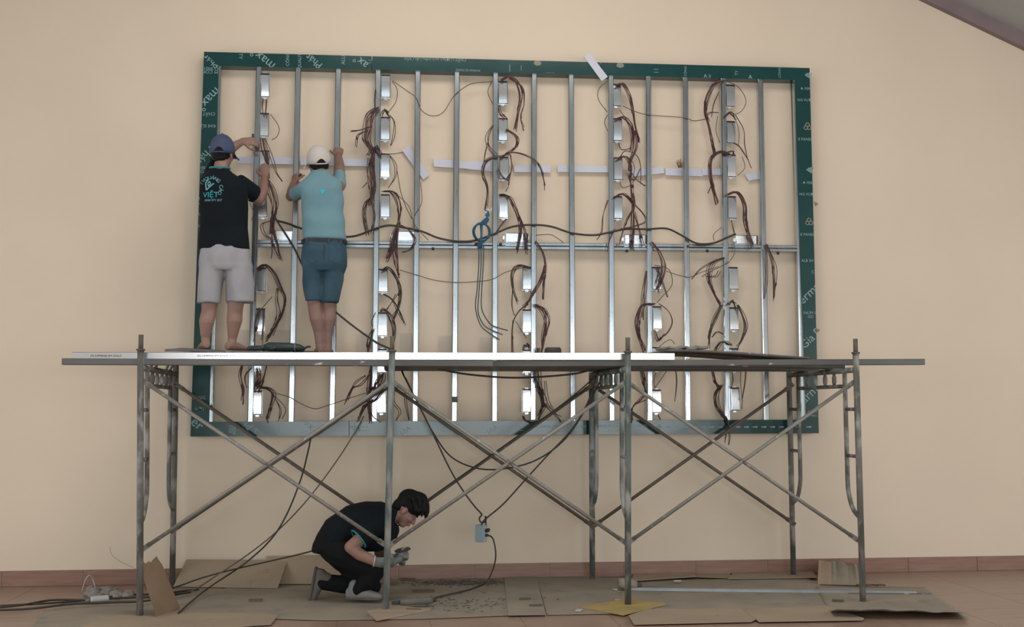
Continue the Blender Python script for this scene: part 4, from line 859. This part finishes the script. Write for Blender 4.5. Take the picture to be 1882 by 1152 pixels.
torso(m, [(588, 316, 15, .06, .04), (588, 323, 24, .072, .03), (590, 333, 36, .092, .015), (592, 348, 38.5, .108, 0), (594, 385, 39, .112, 0), (594.5, 420, 39, .112, 0), (595.5, 434, 39.5, .117, 0), (596, 441, 39.5, .119, 0)], YBm)
m.tube([W(612, 350, -.60), W(622, 338, -.55), W(624, 321, -.46)], [.066, .060, .056], 16)
m.tube([W(566, 344, -.60), W(552, 350, -.53), W(541, 357, -.46)], [.064, .060, .058], 16)
shB = blob('shirt', m, .008, 'shirt_blue', B_, 4, folds(.015, 7, (.8, 1, 1.3)))
m = MB(); c = W(588, 317, -.57)
m.rings([[c+Vector((.066*k*math.cos(t), .058*k*math.sin(t), z+.012*math.sin(t))) for t in [i*math.pi/10 for i in range(20)]] for k, z in ((1.05, .018), (1.15, -.004), (1.32, -.016), (1.25, -.022), (1.02, .0))])
m.build('collar', 'shirt_blue', shB)
bv = bvh_of(shB); c0 = W(592.5, 353, -.72); m = MB()
NS = 5; hh = .038; ww = .042
for j in range(NS):
    z0, z1 = hh*(.5-j/NS), hh*(.5-(j+1)/NS); w0, w1 = ww*(1-j/NS)/2*1.2, ww*(1-(j+1)/NS)/2*1.2
    m.add([c0+Vector((-w0, 0, z0)), c0+Vector((w0, 0, z0)), c0+Vector((w1, 0, z1)), c0+Vector((-w1, 0, z1))], [(0, 1, 2, 3)])
on_cloth('logo', m, bv, 'logo_cyan', shB)
m = MB()
m.loft([(W(596, 441, YBm), X3*.164, Y3*.115), (W(596, 465, YBm), X3*.174, Y3*.134), (W(596, 488, YBm), X3*.176, Y3*.138), (W(596, 500, YBm), X3*.160, Y3*.120)], 24, 2.3)
m.loft([(W(578, 482, YBm), X3*.098, Y3*.122), (W(576, 515, YBm), X3*.085, Y3*.100), (W(577, 554, YBm), X3*.068, Y3*.082)], 20)
m.loft([(W(613, 482, YBm), X3*.096, Y3*.122), (W(611, 515, YBm), X3*.082, Y3*.100), (W(606, 556, YBm), X3*.064, Y3*.080)], 20)
jn = blob('jeans_shorts', m, .008, 'denim', B_, 4, folds(.012, 9, (1.2, 1, .9)))
bvj = bvh_of(jn)
for px in (574, 616):
    c0 = W(px, 470, -.72); m = MB(); g_ = []
    for j in range(7):
        for i in range(7):
            u, v = -1+i/3, -1+j/3; tz = .058*v if v > -.6 else -.058*(.6+.4*(1-abs(u)))
            g_.append(c0+Vector((.046*u, 0, tz)))
    m.add(g_, [(j*7+i, j*7+i+1, j*7+i+8, j*7+i+7) for j in range(6) for i in range(6)]); on_cloth('pocket', m, bvj, 'denim_light', jn, .003)
c0 = W(596, 470, -.72); m = MB(); m.add([c0+Vector((dx, 0, .09-.018*j)) for j in range(8) for dx in (-.003, .003)], [(2*j, 2*j+1, 2*j+3, 2*j+2) for j in range(7)]); on_cloth('seam', m, bvj, 'belt', jn, .002)
m = MB()
pts = [(W(596, 445, YBm)+Vector((.176*math.cos(t), .128*math.sin(t), 0))) for t in [i*math.pi/20 for i in range(40)]]
m.rings([[p+Vector((0, 0, z)) for p in pts] for z in (-.014, .014)], caps=False); m.build('belt', 'belt', jn)
for t in (-2.35, -1.35, -.75):
    p = W(596, 446, YBm)+Vector((.179*math.cos(t), .131*math.sin(t), 0)); MB().box(p, (.007, .004, .022)).build('belt_loop', 'denim', jn)
m = MB().ell(AhB(-.026, 0, .006), fB*.078, lB*.0785, uB*.062).ell(AhB(-.052, 0, -.028), fB*.038, lB*.058, uB*.040)
blob('hair', m, .007, 'hair_black', B_, 2, folds(.004, 60))
cap(B_, AhB(-.006, 0, .034), (-.28, 1, .25), (-.05, -.25, 1), 1.0, 'cap_white')
# ---- crouching man with grinder
YC = -1.0
C_ = empty('person', (W(640, 1100, YC).x, YC, .02), 'crouching man in black clothes and work gloves under the scaffold', 'person')
m = MB(); V = lambda x, y, Y=YC: W(x, y, Y)
def srow(cx, cy, ang, ht, lat, Y=YC):          # ring across the spine; ang = spine direction in the picture (deg, up from +x)
    a = math.radians(ang); nn = Vector((-math.sin(a), 0, math.cos(a))); return (V(cx, cy, Y), Y3*lat, nn*ht)
SR = [(600, 1012, 75, .085, .13), (609, 998, 65, .115, .165), (622, 976, 50, .120, .165), (648, 960, 25, .120, .165), (676, 954, 8, .122, .180), (700, 952, 0, .115, .185), (717, 950, -8, .080, .150), (727, 948, -15, .055, .070)]
m.loft([srow(a, b, c, d*.92, e*.92) for a, b, c, d, e in SR], 22, 2.3)
m.chain([(V(718, 946), .055), (V(735, 943), .052)])
AhC, fC, lC, uC = head(m, V(747, 937), (.66, -.10, -.75), (.75, 0, .66), 1.02)
m.chain([(V(692, 960, -1.16), .058), (V(668, 986, -1.21), .050), (V(644, 1005, -1.22), .044)])
m.chain([(V(644, 1005, -1.22), .044), (V(662, 1019, -1.22), .043), (V(694, 1034, -1.20), .030)])
m.chain([(V(703, 962, -.84), .056), (V(700, 990, -.80), .048), (V(698, 1018, -.82), .042), (V(716, 1026, -.92), .036), (V(729, 1026, -1.02), .028)])
hand(m, V(692, 1033, -1.20), Vector((1, .1, -.05)), Vector((.0, .75, .6)), -1, 1.05, 1.0, .0082)
hand(m, V(728, 1026, -1.02), Vector((.75, -.5, .35)), Vector((-.2, -.8, .3)), 1, .95, 1.0, .0082)
# legs: far knee on the ground, near foot flat
m.chain([(V(610, 1006, -.90), .085), (V(655, 1050, -.88), .072), (V(683, 1080, -.92), .052)])
m.chain([(V(683, 1080, -.92), .050), (V(640, 1075, -.92), .050), (V(597, 1070, -.94), .036), (V(585, 1068, -.95), .034)])
m.chain([(V(614, 1008, -1.09), .085), (V(650, 1028, -1.11), .074), (V(690, 1046, -1.12), .056)])
m.chain([(V(690, 1046, -1.12), .054), (V(676, 1066, -1.11), .050), (V(657, 1088, -1.08), .036)])
bC = blob('body', m, .0062, 'skin', C_, 3)
face_parts(AhC, fC, lC, uC, bC, 1.02)
m = MB()
m.loft([srow(a, b, c, d*1.03, e*1.04) for a, b, c, d, e in SR[1:]], 24, 2.3)
m.tube([V(697, 955, -1.12), V(680, 972, -1.19), V(660, 989, -1.22)], [.078, .074, .074], 16)
m.tube([V(704, 960, -.86), V(701, 985, -.81), V(699, 1000, -.81)], [.074, .066, .064], 16)
m.loft([srow(690, 968, 0, .10, .165), srow(712, 968, -5, .085, .15), srow(724, 966, -10, .055, .11)], 20)
m.chain([(V(660, 985), .115), (V(690, 985), .115), (V(708, 988), .085), (V(720, 975), .06)])
shC = blob('shirt', m, .008, 'shirt_black', C_, 4, folds(.009, 8))
a = V(659, 990, -1.22); d = (V(660, 989, -1.22)-V(680, 972, -1.19)).normalized(); e1 = d.orthogonal().normalized(); e2 = d.cross(e1)
MB().tube([a+(e1*math.cos(t)+e2*math.sin(t))*.074 for t in [i*math.pi/10 for i in range(20)]], .006, 6, closed=True).build('sleeve_trim', 'shirt_teal_trim', shC)
m = MB()
m.loft([srow(594, 1016, 80, .085, .14), srow(601, 1008, 72, .110, .170), srow(610, 996, 64, .122, .174), srow(618, 984, 55, .122, .172)], 22, 2.3)
m.chain([(V(610, 1005, -.90), .105), (V(655, 1048, -.88), .088), (V(683, 1077, -.92), .070)]); m.chain([(V(683, 1077, -.92), .066), (V(640, 1074, -.92), .066), (V(590, 1070, -.95), .052)])
m.chain([(V(614, 1007, -1.09), .108), (V(650, 1028, -1.11), .094), (V(690, 1046, -1.12), .074)]); m.chain([(V(690, 1046, -1.12), .072), (V(676, 1066, -1.11), .068), (V(659, 1083, -1.09), .056)])
blob('trousers', m, .008, 'trouser_black', C_, 4, folds(.009, 10))
# gloves
m = MB(); hand(m, V(690, 1032, -1.20), Vector((1, .1, -.05)), Vector((.0, .75, .6)), -1, 1.05, 1.12, .0105); m.chain([(V(690, 1032, -1.20), .036), (V(697, 1033, -1.20), .036)])
blob('glove', m, .006, 'glove', C_, 2)
m = MB(); hand(m, V(727, 1026, -1.02), Vector((.75, -.5, .35)), Vector((-.2, -.8, .3)), 1, .95, 1.12, .0105); m.chain([(V(724, 1027, -1.0), .036), (V(730, 1026, -1.03), .036)])
blob('glove', m, .006, 'glove', C_, 2)
a = V(688, 1031, -1.205); MB().tube([a+Vector((.006*math.sin(t), .037*math.cos(t), .037*math.sin(t))) for t in [i*math.pi/8 for i in range(16)]], .004, 6, closed=True).build('bracelet', 'connector_white', C_)
# shoes
def shoe(ax, toe_dir, sole_n, pos, label_m, nm='shoe'):
    d, n = Vector(toe_dir).normalized(), Vector(sole_n).normalized(); n = (n-d*n.dot(d)).normalized(); l = d.cross(n); p = Vector(pos); g = lambda k, h: p+d*k-n*h
    m = MB()
    m.loft([(g(-.075, .04), l*.026, n*.034), (g(-.05, .05), l*.036, n*.048), (g(0, .055), l*.038, n*.052), (g(.06, .045), l*.040, n*.042), (g(.12, .034), l*.046, n*.030), (g(.165, .028), l*.042, n*.022), (g(.185, .024), l*.026, n*.014)], 16)
    m.chain([(g(-.02, .06), .045), (g(-.015, .10), .042)])
    o = blob(nm, m, .007, label_m, C_, 3)
    s = MB().loft([(g(-.082, .012), l*.020, n*.012), (g(-.06, .010), l*.038, n*.012), (g(0, .010), l*.038, n*.011), (g(.10, .010), l*.050, n*.012), (g(.16, .010), l*.046, n*.012), (g(.19, .012), l*.024, n*.010)], 16)
    s.build('sole', 'sole', o); m2 = MB()
    for k in range(4): m2.tube([g(.03+.022*k, .085-.011*k)-l*.026, g(.03+.022*k, .092-.011*k), g(.03+.022*k, .085-.011*k)+l*.026], .0035, 5)
    m2.build('laces', 'tape_white', o)
pz = V(655, 1092, -1.09); shoe(None, (1, -.25, 0), (0, 0, -1), (pz.x, pz.y, .026), 'shoe_light')
ph = V(577, 1062, -.95); shoe(None, (-.18, 0, -1), (-1, .0, .15), ph+Vector((-.01, 0, 0)), 'shoe_grey')
# hair
m = MB().ell(AhC(-.014, 0, .058), fC*.112, lC*.094, uC*.094).ell(AhC(-.058, 0, -.010), fC*.050, lC*.070, uC*.070)
rr = random.Random(3)
for k in range(150):
    th, ph_ = rr.uniform(-2.2, 2.2), rr.uniform(.15, 1.5); dirv = (fC*math.cos(ph_)*math.cos(th)+lC*math.cos(ph_)*math.sin(th)+uC*math.sin(ph_))
    b0 = AhC(-.014, 0, .058); p0 = b0+Vector((fC*dirv.dot(fC)*.108+lC*dirv.dot(lC)*.090+uC*dirv.dot(uC)*.092)); t = (dirv*.6+fC*.7-uC*.15+lC*rr.uniform(-.4, .4)).normalized()
    m.chain([(p0, .013), (p0+t*.030, .010), (p0+(t-uC*.40)*.058, .005)])
blob('hair', m, .0055, 'hair_black', C_, 1)
# grinder in his hands
gb = V(738, 1016, -1.12)
r = empty('angle_grinder', V(730, 1040, -1.12), 'grey angle grinder with a cutting disc in the gloved hands', 'angle grinder')
MB().tube([V(716, 1038, -1.12), V(724, 1032, -1.12), V(732, 1026, -1.12), V(737, 1020, -1.12)], [.024, .028, .030, .030], 14).build('body', 'tool_grey', r)
MB().loft([(V(737, 1022, -1.12), X3*.034, Y3*.034), (V(738, 1014, -1.12), X3*.030, Y3*.030), (V(738.5, 1011.5, -1.12), X3*.014, Y3*.014)], 14).build('gear_head', 'tool_grey', r)
nrm = Vector((-.18, -.16, 1)).normalized(); e1 = Vector((1, 0, .18)).normalized(); e2 = nrm.cross(e1); c = V(740, 1010.5, -1.12)
m = MB(); m.rings([[c+nrm*z+(e1*math.cos(t)+e2*math.sin(t))*.058 for t in [i*math.pi/16 for i in range(32)]] for z in (-.002, .002)], smooth=False); m.build('disc', 'disc', r)
MB().tube([c-nrm*.004, c+nrm*.008], .012, 10).build('disc_nut', 'tool_grey', r)
# ================================================================== HANGING JUNCTION BOX AND CABLES BELOW
r = empty('junction_box', W(886, 998, -.55), 'pale blue socket box hanging from cables below the frame', 'socket box')
c = W(884, 980, -.55); Rz = Matrix.Rotation(math.radians(-34), 3, 'Z')
MB().box(c, (.038, .028, .066), Rz, bev=.004).build('body', 'pvc_box', r)
MB().box(c+Rz @ Vector((0, -.030, 0)), (.034, .003, .060), Rz, bev=.001).build('lid', 'pvc_box', r)
sd = c+Rz @ Vector((.040, 0, .02)); MB().tube([sd, sd+Vector((.022, 0, .006)), sd+Vector((.026, 0, .02))], [.014, .015, .010], 10).build('plug', 'black_rubber', r)
sd2 = c+Rz @ Vector((.040, 0, -.012)); MB().tube([sd2, sd2+Vector((.02, 0, 0))], .011, 10).build('plug', 'black_rubber', r)
kc = W(887, 953, -.55)
cable('cable', [W(742, 690, -.42), W(765, 735, -.45), W(790, 785, -.5), W(826, 860, -.55), W(850, 900, -.55), W(872, 930, -.55), W(884, 943, -.55)]+[kc+Vector((.026*math.cos(t), -.012, .030*math.sin(t))) for t in (1.9, 2.9, 3.9, 4.9, 5.9, 7.0)]+[W(893, 962, -.55), W(894, 968, -.55)], .0062, 'black_rubber', 'black cable falling from the middle deck to the knot above the socket box')
cable('cable', [W(1100, 680, -.6), W(1080, 740, -.6), W(1050, 790, -.58), W(1005, 838, -.56), W(965, 882, -.56), W(925, 926, -.57), W(893, 953, -.575), W(886, 962, -.575), W(883, 968, -.56)], .0060, 'black_rubber', 'black cable rising from the socket box towards the right frame')
cable('cable', [W(745, 694, -.5), W(775, 755, -.5), W(797, 797, -.5), W(830, 840, -.5), (W(880, 861, -.5)), W(935, 860, -.5), W(990, 843, -.5), W(1040, 805, -.5), W(1080, 745, -.52), W(1108, 690, -.55)], .0060, 'black_rubber', 'black cable hanging in a wide loop below the frame')
z9 = .02
cable('cable', [sd2+Vector((.02, 0, 0)), W(906, 990, -.55), W(911, 1015, -.55), W(908, 1040, -.56), WZ(893, 1067, .09)+Vector((0, -.05, 0)), WZ(870, 1081, z9), WZ(835, 1090, z9), WZ(800, 1098, z9), WZ(794, 1102, .035)], .0060, 'black_rubber', 'black cord curving from the socket box down to the tool on the floor')
cable('cable', [W(1100, 686, -.30), W(1060, 722, -.30), W(1000, 768, -.30), W(930, 817, -.30), W(860, 867, -.32), W(788, 917, -.38), W(735, 962, -.45), W(700, 1025, -.50), WZ(665, 1074, .016)], .0055, 'black_rubber', 'black cable running beside the rear brace down behind the crouching man')
cable('cable', [W(572, 800, -.3), W(566, 830, -.4), W(553, 880, -.5), W(527, 945, -.6), W(497, 992, -.65), W(450, 1035, -.75), WZ(395, 1072, .08), WZ(360, 1098, z9), WZ(328, 1126, z9)], .0062, 'black_rubber', 'black cable running from the frame down past the first bay to the front left')
cable('cable', [W(668, 765, -.2), W(655, 790, -.3), W(620, 845, -.4), W(570, 912, -.5), W(520, 966, -.6), W(465, 1012, -.65), W(400, 1056, -.75), WZ(350, 1086, z9), WZ(300, 1090, z9)], .0050, 'wire_grey', 'thin grey cable slanting from the second box column to the floor')
cable('cable', [W(600, 1004, -.80), W(560, 1016, -.78), W(500, 1030, -.75), W(430, 1046, -.72), W(370, 1062, -.7), WZ(325, 1078, z9), WZ(290, 1085, z9)], .0058, 'black_rubber', 'black cable running left from behind the crouching man')
for k, L in enumerate(([(0, 1113), (60, 1110), (120, 1106), (168, 1101)], [(0, 1116), (45, 1111), (90, 1103), (130, 1102), (168, 1103)], [(0, 1121), (60, 1118), (130, 1110), (200, 1107), (268, 1104), (330, 1090)], [(196, 1098), (235, 1093), (290, 1091), (345, 1085), (365, 1083)], [(196, 1100), (240, 1098), (300, 1096), (350, 1088)])):
    cable('cable', [WZ(a, b, z9+.006*(k % 3)) for a, b in L], .0075, 'black_rubber', ['black floor cable at the left edge, rear one entering the white taped joint', 'black floor cable at the left edge, wavy one beside the taped joint', 'long black floor cable in front of the taped joint', 'black cable between taped joint and scaffold post, rear one', 'black cable between taped joint and scaffold post, front one'][k], grp='cables on the floor at left')
# taped joint and plastic scraps
r = empty('taped_joint', WZ(182, 1106, .014), 'white taped cable joint on the floor at left', 'cable joint'); a = WZ(166, 1102, .04); b = WZ(200, 1099, .04)
MB().tube(spline([a, a.lerp(b, .2), a.lerp(b, .5), a.lerp(b, .8), b], 3), [.012]+[.024]*11+[.012], 12).build('tape', 'tape_white', r)
MB().tube([a-Vector((.03, 0, .01)), a], .013, 8).build('sleeve', 'tool_grey', r)
m = MB(); rr = random.Random(5)
for k in range(26):
    x, y = rr.uniform(165, 238), rr.uniform(1082, 1096); p = WZ(x, y, .02); m.ell(p, (rr.uniform(.03, .06), 0, rr.uniform(-.01, .01)), (0, rr.uniform(.03, .06), 0), (0, 0, rr.uniform(.012, .035)), 8, 5)
tag(m.build('plastic_scraps', 'plastic_bag'), 'heap of crumpled grey plastic behind the taped joint', 'plastic', kind='stuff')
m = MB().tube(spline([W(150, 1090, -.3), W(156, 1068, -.32), W(164, 1057, -.33), W(171, 1066, -.3), WZ(176, 1084, .02)], 5), .004, 5)
tag(m.build('plastic_tie', 'tape_white'), 'thin white plastic loop standing on the floor at left', 'plastic')
m = MB().tube(spline([W(202, 1005, -.25), W(206, 1020, -.25), W(222, 1032, -.25), W(250, 1046, -.26), W(262, 1060, -.3), WZ(268, 1086, .012)], 5), .0014, 4)
tag(m.build('thin_thread', 'wire_grey'), 'very thin stray thread curving beside the leftmost scaffold frame', 'thread')
# ================================================================== CARDBOARD AND FLOOR THINGS
def sheet(pts, z, label, m_='card_dusty', th=.005, warp=0., grp='cardboard sheets on the floor', cat='cardboard', name='cardboard_sheet'):
    P = [WZ(a, b, z) for a, b in pts]; Q = [p+Vector((0, 0, th)) for p in P]; k = len(P)
    mb = MB().add(P+Q, [tuple(range(k)), tuple(range(k, 2*k))]+[(i, (i+1) % k, k+(i+1) % k, k+i) for i in range(k)])
    o = mb.build(name, m_); tag(o, label, cat, grp); return o
sheet([(60, 1152), (85, 1118), (150, 1100), (245, 1087), (400, 1075), (430, 1100), (330, 1128), (300, 1152)], .001, 'dusty grey cardboard sheet in the left corner under the cables')
sheet([(150, 1152), (215, 1131), (300, 1126), (420, 1127), (512, 1130), (498, 1148), (440, 1152)], .007, 'tan cardboard strip in front at left, below the leaning brown piece', 'card_tan')
sheet([(335, 1128), (395, 1085), (470, 1072), (600, 1066), (930, 1064), (934, 1100), (936, 1131), (780, 1137), (600, 1140), (470, 1136)], .004, 'large dusty cardboard sheet under the crouching man')
sheet([(927, 1062), (986, 1060), (1003, 1130), (934, 1131)], .010, 'narrow dusty cardboard strip right of the crouching man', 'card_dusty')
sheet([(986, 1061), (1085, 1059), (1140, 1066), (1145, 1127), (1005, 1130)], .004, 'dusty cardboard sheet behind the yellow board')
sheet([(1135, 1068), (1290, 1066), (1480, 1062), (1530, 1088), (1528, 1118), (1380, 1122), (1140, 1126)], .0015, 'large dusty cardboard sheet under the metal channel on the floor')
sheet([(1155, 1132), (1190, 1120), (1368, 1119), (1392, 1138), (1380, 1143), (1165, 1148)], .008, 'tan cardboard strip in front, right of the yellow board', 'card_tan')
sheet([(1365, 1121), (1520, 1114), (1588, 1137), (1585, 1140), (1395, 1143)], .0095, 'tan cardboard strip in front of the torn curled sheet', 'card_tan')
sheet([(1160, 1068), (1165, 1056), (1272, 1048), (1280, 1060)], .02, 'brown cardboard flap lying by the baseboard, left one', 'card_tan')
sheet([(1262, 1060), (1270, 1050), (1340, 1049), (1345, 1063)], .010, 'brown cardboard flap lying by the baseboard, middle one', 'card_tan')
sheet([(1338, 1064), (1350, 1050), (1490, 1046), (1502, 1062)], .013, 'brown cardboard flap lying by the baseboard, right one', 'card_tan')
# torn sheet with a curled front edge
A4 = [WZ(1500, 1078, .006), WZ(1700, 1080, .006), WZ(1782, 1137, .006), WZ(1532, 1137, .006)]
def fn(u, v):
    p = A4[0].lerp(A4[1], u).lerp(A4[3].lerp(A4[2], u), v); k = max(0, (v-.72)/.28)
    p.z += .062*k*k*(.80+.20*math.sin(u*4+.5))+.004*math.sin(u*23)*k; p.y += .03*(1 if v > .99 else 0)*noise.noise(Vector((u*14, 0, 0))); return p
tag(MB().grid(fn, 30, 14, th=(0, 0, .005)).build('cardboard_sheet', 'card_dusty'), 'torn cardboard sheet with curled dark front edge under the rightmost post', 'cardboard', 'cardboard sheets on the floor')
# boards under posts
def board(pts, z, th, label, m_, em):
    return sheet(pts, z, label, m_, th, grp=None, cat='board', name='board')
board([(1070, 1117), (1150, 1103), (1222, 1112), (1145, 1131)], .010, .012, 'yellow wooden board under a scaffold post', 'yellow_board', None)
board([(674, 1126), (720, 1115), (790, 1122), (692, 1141)], .011, .013, 'bare plywood board under the post before the crouching man', 'plywood', None)
# leaning cardboard
def leaning(bl, br, tr, tl, label, m_, ybot, ytop, th=.006, torn=False, bend=.0):
    pb = [W(*bl, ybot[0]), W(*br, ybot[1])]; pt = [W(*tl, ytop[0]), W(*tr, ytop[1])]
    rr = random.Random(11)
    def fn(u, v):
        p = pb[0].lerp(pb[1], u).lerp(pt[0].lerp(pt[1], u), v)
        if torn and v > .99: p.z += rr.uniform(-.03, .012)
        p.y += bend*math.sin(math.pi*v); return p
    o = MB().grid(fn, 10, 6, th=(0, th, 0), smooth=False).build('cardboard_piece', m_); tag(o, label, 'cardboard', 'leaning cardboard pieces'); return o
bp, bq = WZ(287, 1134, .012), WZ(331, 1118, .012)
leaning((287, 1133), (331, 1118), (291, 1021), (256, 1038), 'plain brown cardboard piece leaning on the leftmost post', 'card_brown', (bp.y, bq.y), (-1.41, -1.36), torn=True)
q1, q2 = WZ(318, 1078, .012), WZ(510, 1081, .012)
leaning((318, 1078), (510, 1081), (529, 1029), (343, 1028), 'wide tan cardboard piece leaning on the baseboard at left', 'card_tan', (q1.y, q2.y), (-.05, -.05))
q1, q2 = WZ(480, 1074, .012), WZ(628, 1074, .012)
leaning((480, 1073), (628, 1073), (640, 1018), (490, 1022), 'darker cardboard sheet leaning on the wall behind the crouching man', 'card_tan', (q1.y, q2.y), (-.03, -.03))
# broken carton by the right rear post
r = empty('broken_carton', WZ(1545, 1074, .012), 'crumpled cardboard carton piece by the baseboard at right', 'carton')
q1 = WZ(1503, 1074, .008); q2 = WZ(1528, 1074, .008); q3 = WZ(1592, 1076, .008)
def fn(u, v):
    p = Vector((q1.x+(q2.x-q1.x)*u, q1.y, .008)); t = W(1505+22*u, 1029+3*u, -.20); return p.lerp(t, v)+Vector((0, .015*math.sin(u*5), 0))
MB().grid(fn, 4, 6, th=(0, .006, 0), smooth=False).build('flap', 'card_tan', r)
rr = random.Random(4); jag = [rr.uniform(-4, 4) for _ in range(13)]
def fn(u, v):
    p = q2.lerp(q3, u); t = W(1528+58*u, 1033+jag[int(u*12)]+6*u, -.16); return p.lerp(t, v)+Vector((0, .02*math.sin(u*9)*v, 0))
MB().grid(fn, 12, 6, th=(0, .006, 0), smooth=False).build('side', 'card_dusty', r)
m = MB()
for k in range(7):
    p = WZ(1580+7*k, 1075, .02); m.box(p, (.02, .02, .005), Matrix.Rotation(k, 3, 'Z'))
m.build('scrap', 'card_edge', r)
# metal channel on the floor
a, b = WZ(1160, 1082, .018), WZ(1684, 1089, .018)
tag(MB().prism(a, b, [(-.02, -.010), (.02, -.010), (.02, .010), (.016, .010), (.016, -.006), (-.016, -.006), (-.016, .010), (-.02, .010)]).build('floor_channel', 'channel_dull'), 'long thin metal channel lying on the floor at right', 'metal channel')
a, b = WZ(1560, 1090.5, .014), WZ(1711, 1091, .014)
tag(MB().bar(a, b, .012, .006).build('thin_rod', 'sheet_grey'), 'thin dark rod beside the metal channel on the floor', 'rod')
# crumpled roll behind the yellow board
r = empty('paper_roll', WZ(1150, 1072, .012), 'crumpled paper roll on the floor behind the post on yellow board', 'paper roll'); a = WZ(1138, 1072, .06); b = WZ(1168, 1074, .045)
m = MB()
for k in range(3): m.tube([a.lerp(b, t/6)+Vector((0, 0, .006*math.sin(t*2+k))) for t in range(7)], [.040-.010*k+.004*math.sin(t*3) for t in range(7)], 12)
m.build('roll', 'card_dusty', r); MB().box(WZ(1166, 1075, .02), (.05, .03, .010), Matrix.Rotation(.3, 3, 'Z')).build('core', 'card_edge', r)
# tool on the floor beside the post
r = empty('power_tool', WZ(765, 1106, .018), 'dusty grey power tool lying on the floor by the plywood board', 'power tool'); a, b = WZ(735, 1107, .045), WZ(795, 1103, .05)
MB().tube([a, a.lerp(b, .15), a.lerp(b, .5), a.lerp(b, .85), b], [.018, .023, .024, .027, .020], 12).build('body', 'tool_dusty', r)
MB().tube([a.lerp(b, -.25), a], [.010, .014], 10).build('nose', 'tool_body', r)
MB().tube([b, b+Vector((.03, 0, .0))], [.016, .008], 8).build('cord_sleeve', 'black_rubber', r)
# offcuts and dust scattered on the cardboard
for k, (x, y, L, a, lb) in enumerate(((778, 1085, .17, 0, 'behind the dusty power tool'), (860, 1071, .10, .2, 'below the hanging socket box'), (715, 1072, .14, .1, 'near the crouching man\'s knee'), (985, 1112, .09, 0, 'on the narrow cardboard strip, front one'), (965, 1100, .08, 0, 'on the narrow cardboard strip, rear one'), (470, 1102, .10, 0, 'on the cardboard left of the raised shoe'), (750, 1064, .12, -.2, 'by the baseboard behind the man'), (760, 1120, .10, -.3, 'beside the plywood board'), (1540, 1103, .08, -.3, 'on the torn cardboard'))):
    p = WZ(x, y, .022); m = MB().bar(p-Vector((L/2*math.cos(a), L/2*math.sin(a), 0)), p+Vector((L/2*math.cos(a), L/2*math.sin(a), 0)), .02, .012)
    tag(m.build('offcut', 'card_edge'), 'small dark offcut lying %s' % lb, 'offcut', 'offcuts on the floor')
m = MB(); rr = random.Random(9)
for k in range(700):
    x = rr.gauss(845, 45); y = rr.gauss(1071, 2.5)
    if k > 560: x = rr.gauss(870, 60); y = rr.gauss(1108, 8)
    p = WZ(x, max(1064, min(1124, y)), .0095); s = rr.uniform(.003, .011); m.box(p, (s, s*.7, s*.35), Matrix.Rotation(rr.uniform(0, 3), 3, 'Z'))
tag(m.build('debris', 'dust'), 'scattered dark sawdust and chips on the cardboard', 'debris', kind='stuff')
for k, (x, y, lb) in enumerate(((1245, 1067, 'by the brown flaps'), (1130, 1083, 'behind the yellow board'), (1136, 1102, 'at the rear edge of the yellow board'), (1064, 1121, 'left of the yellow board'))):
    p = WZ(x, y, .026 if k == 0 else .016); tag(MB().box(p, (.03 if k in (0, 3) else .012, .02, .004), Matrix.Rotation(.4*k, 3, 'Z'), bev=.002).build('paper_scrap', 'tape_white'), 'tiny white paper scrap %s' % lb, 'paper scrap', 'white scraps on the floor')
bpy.data.scenes.remove(TMP)
bpy.context.view_layer.update()
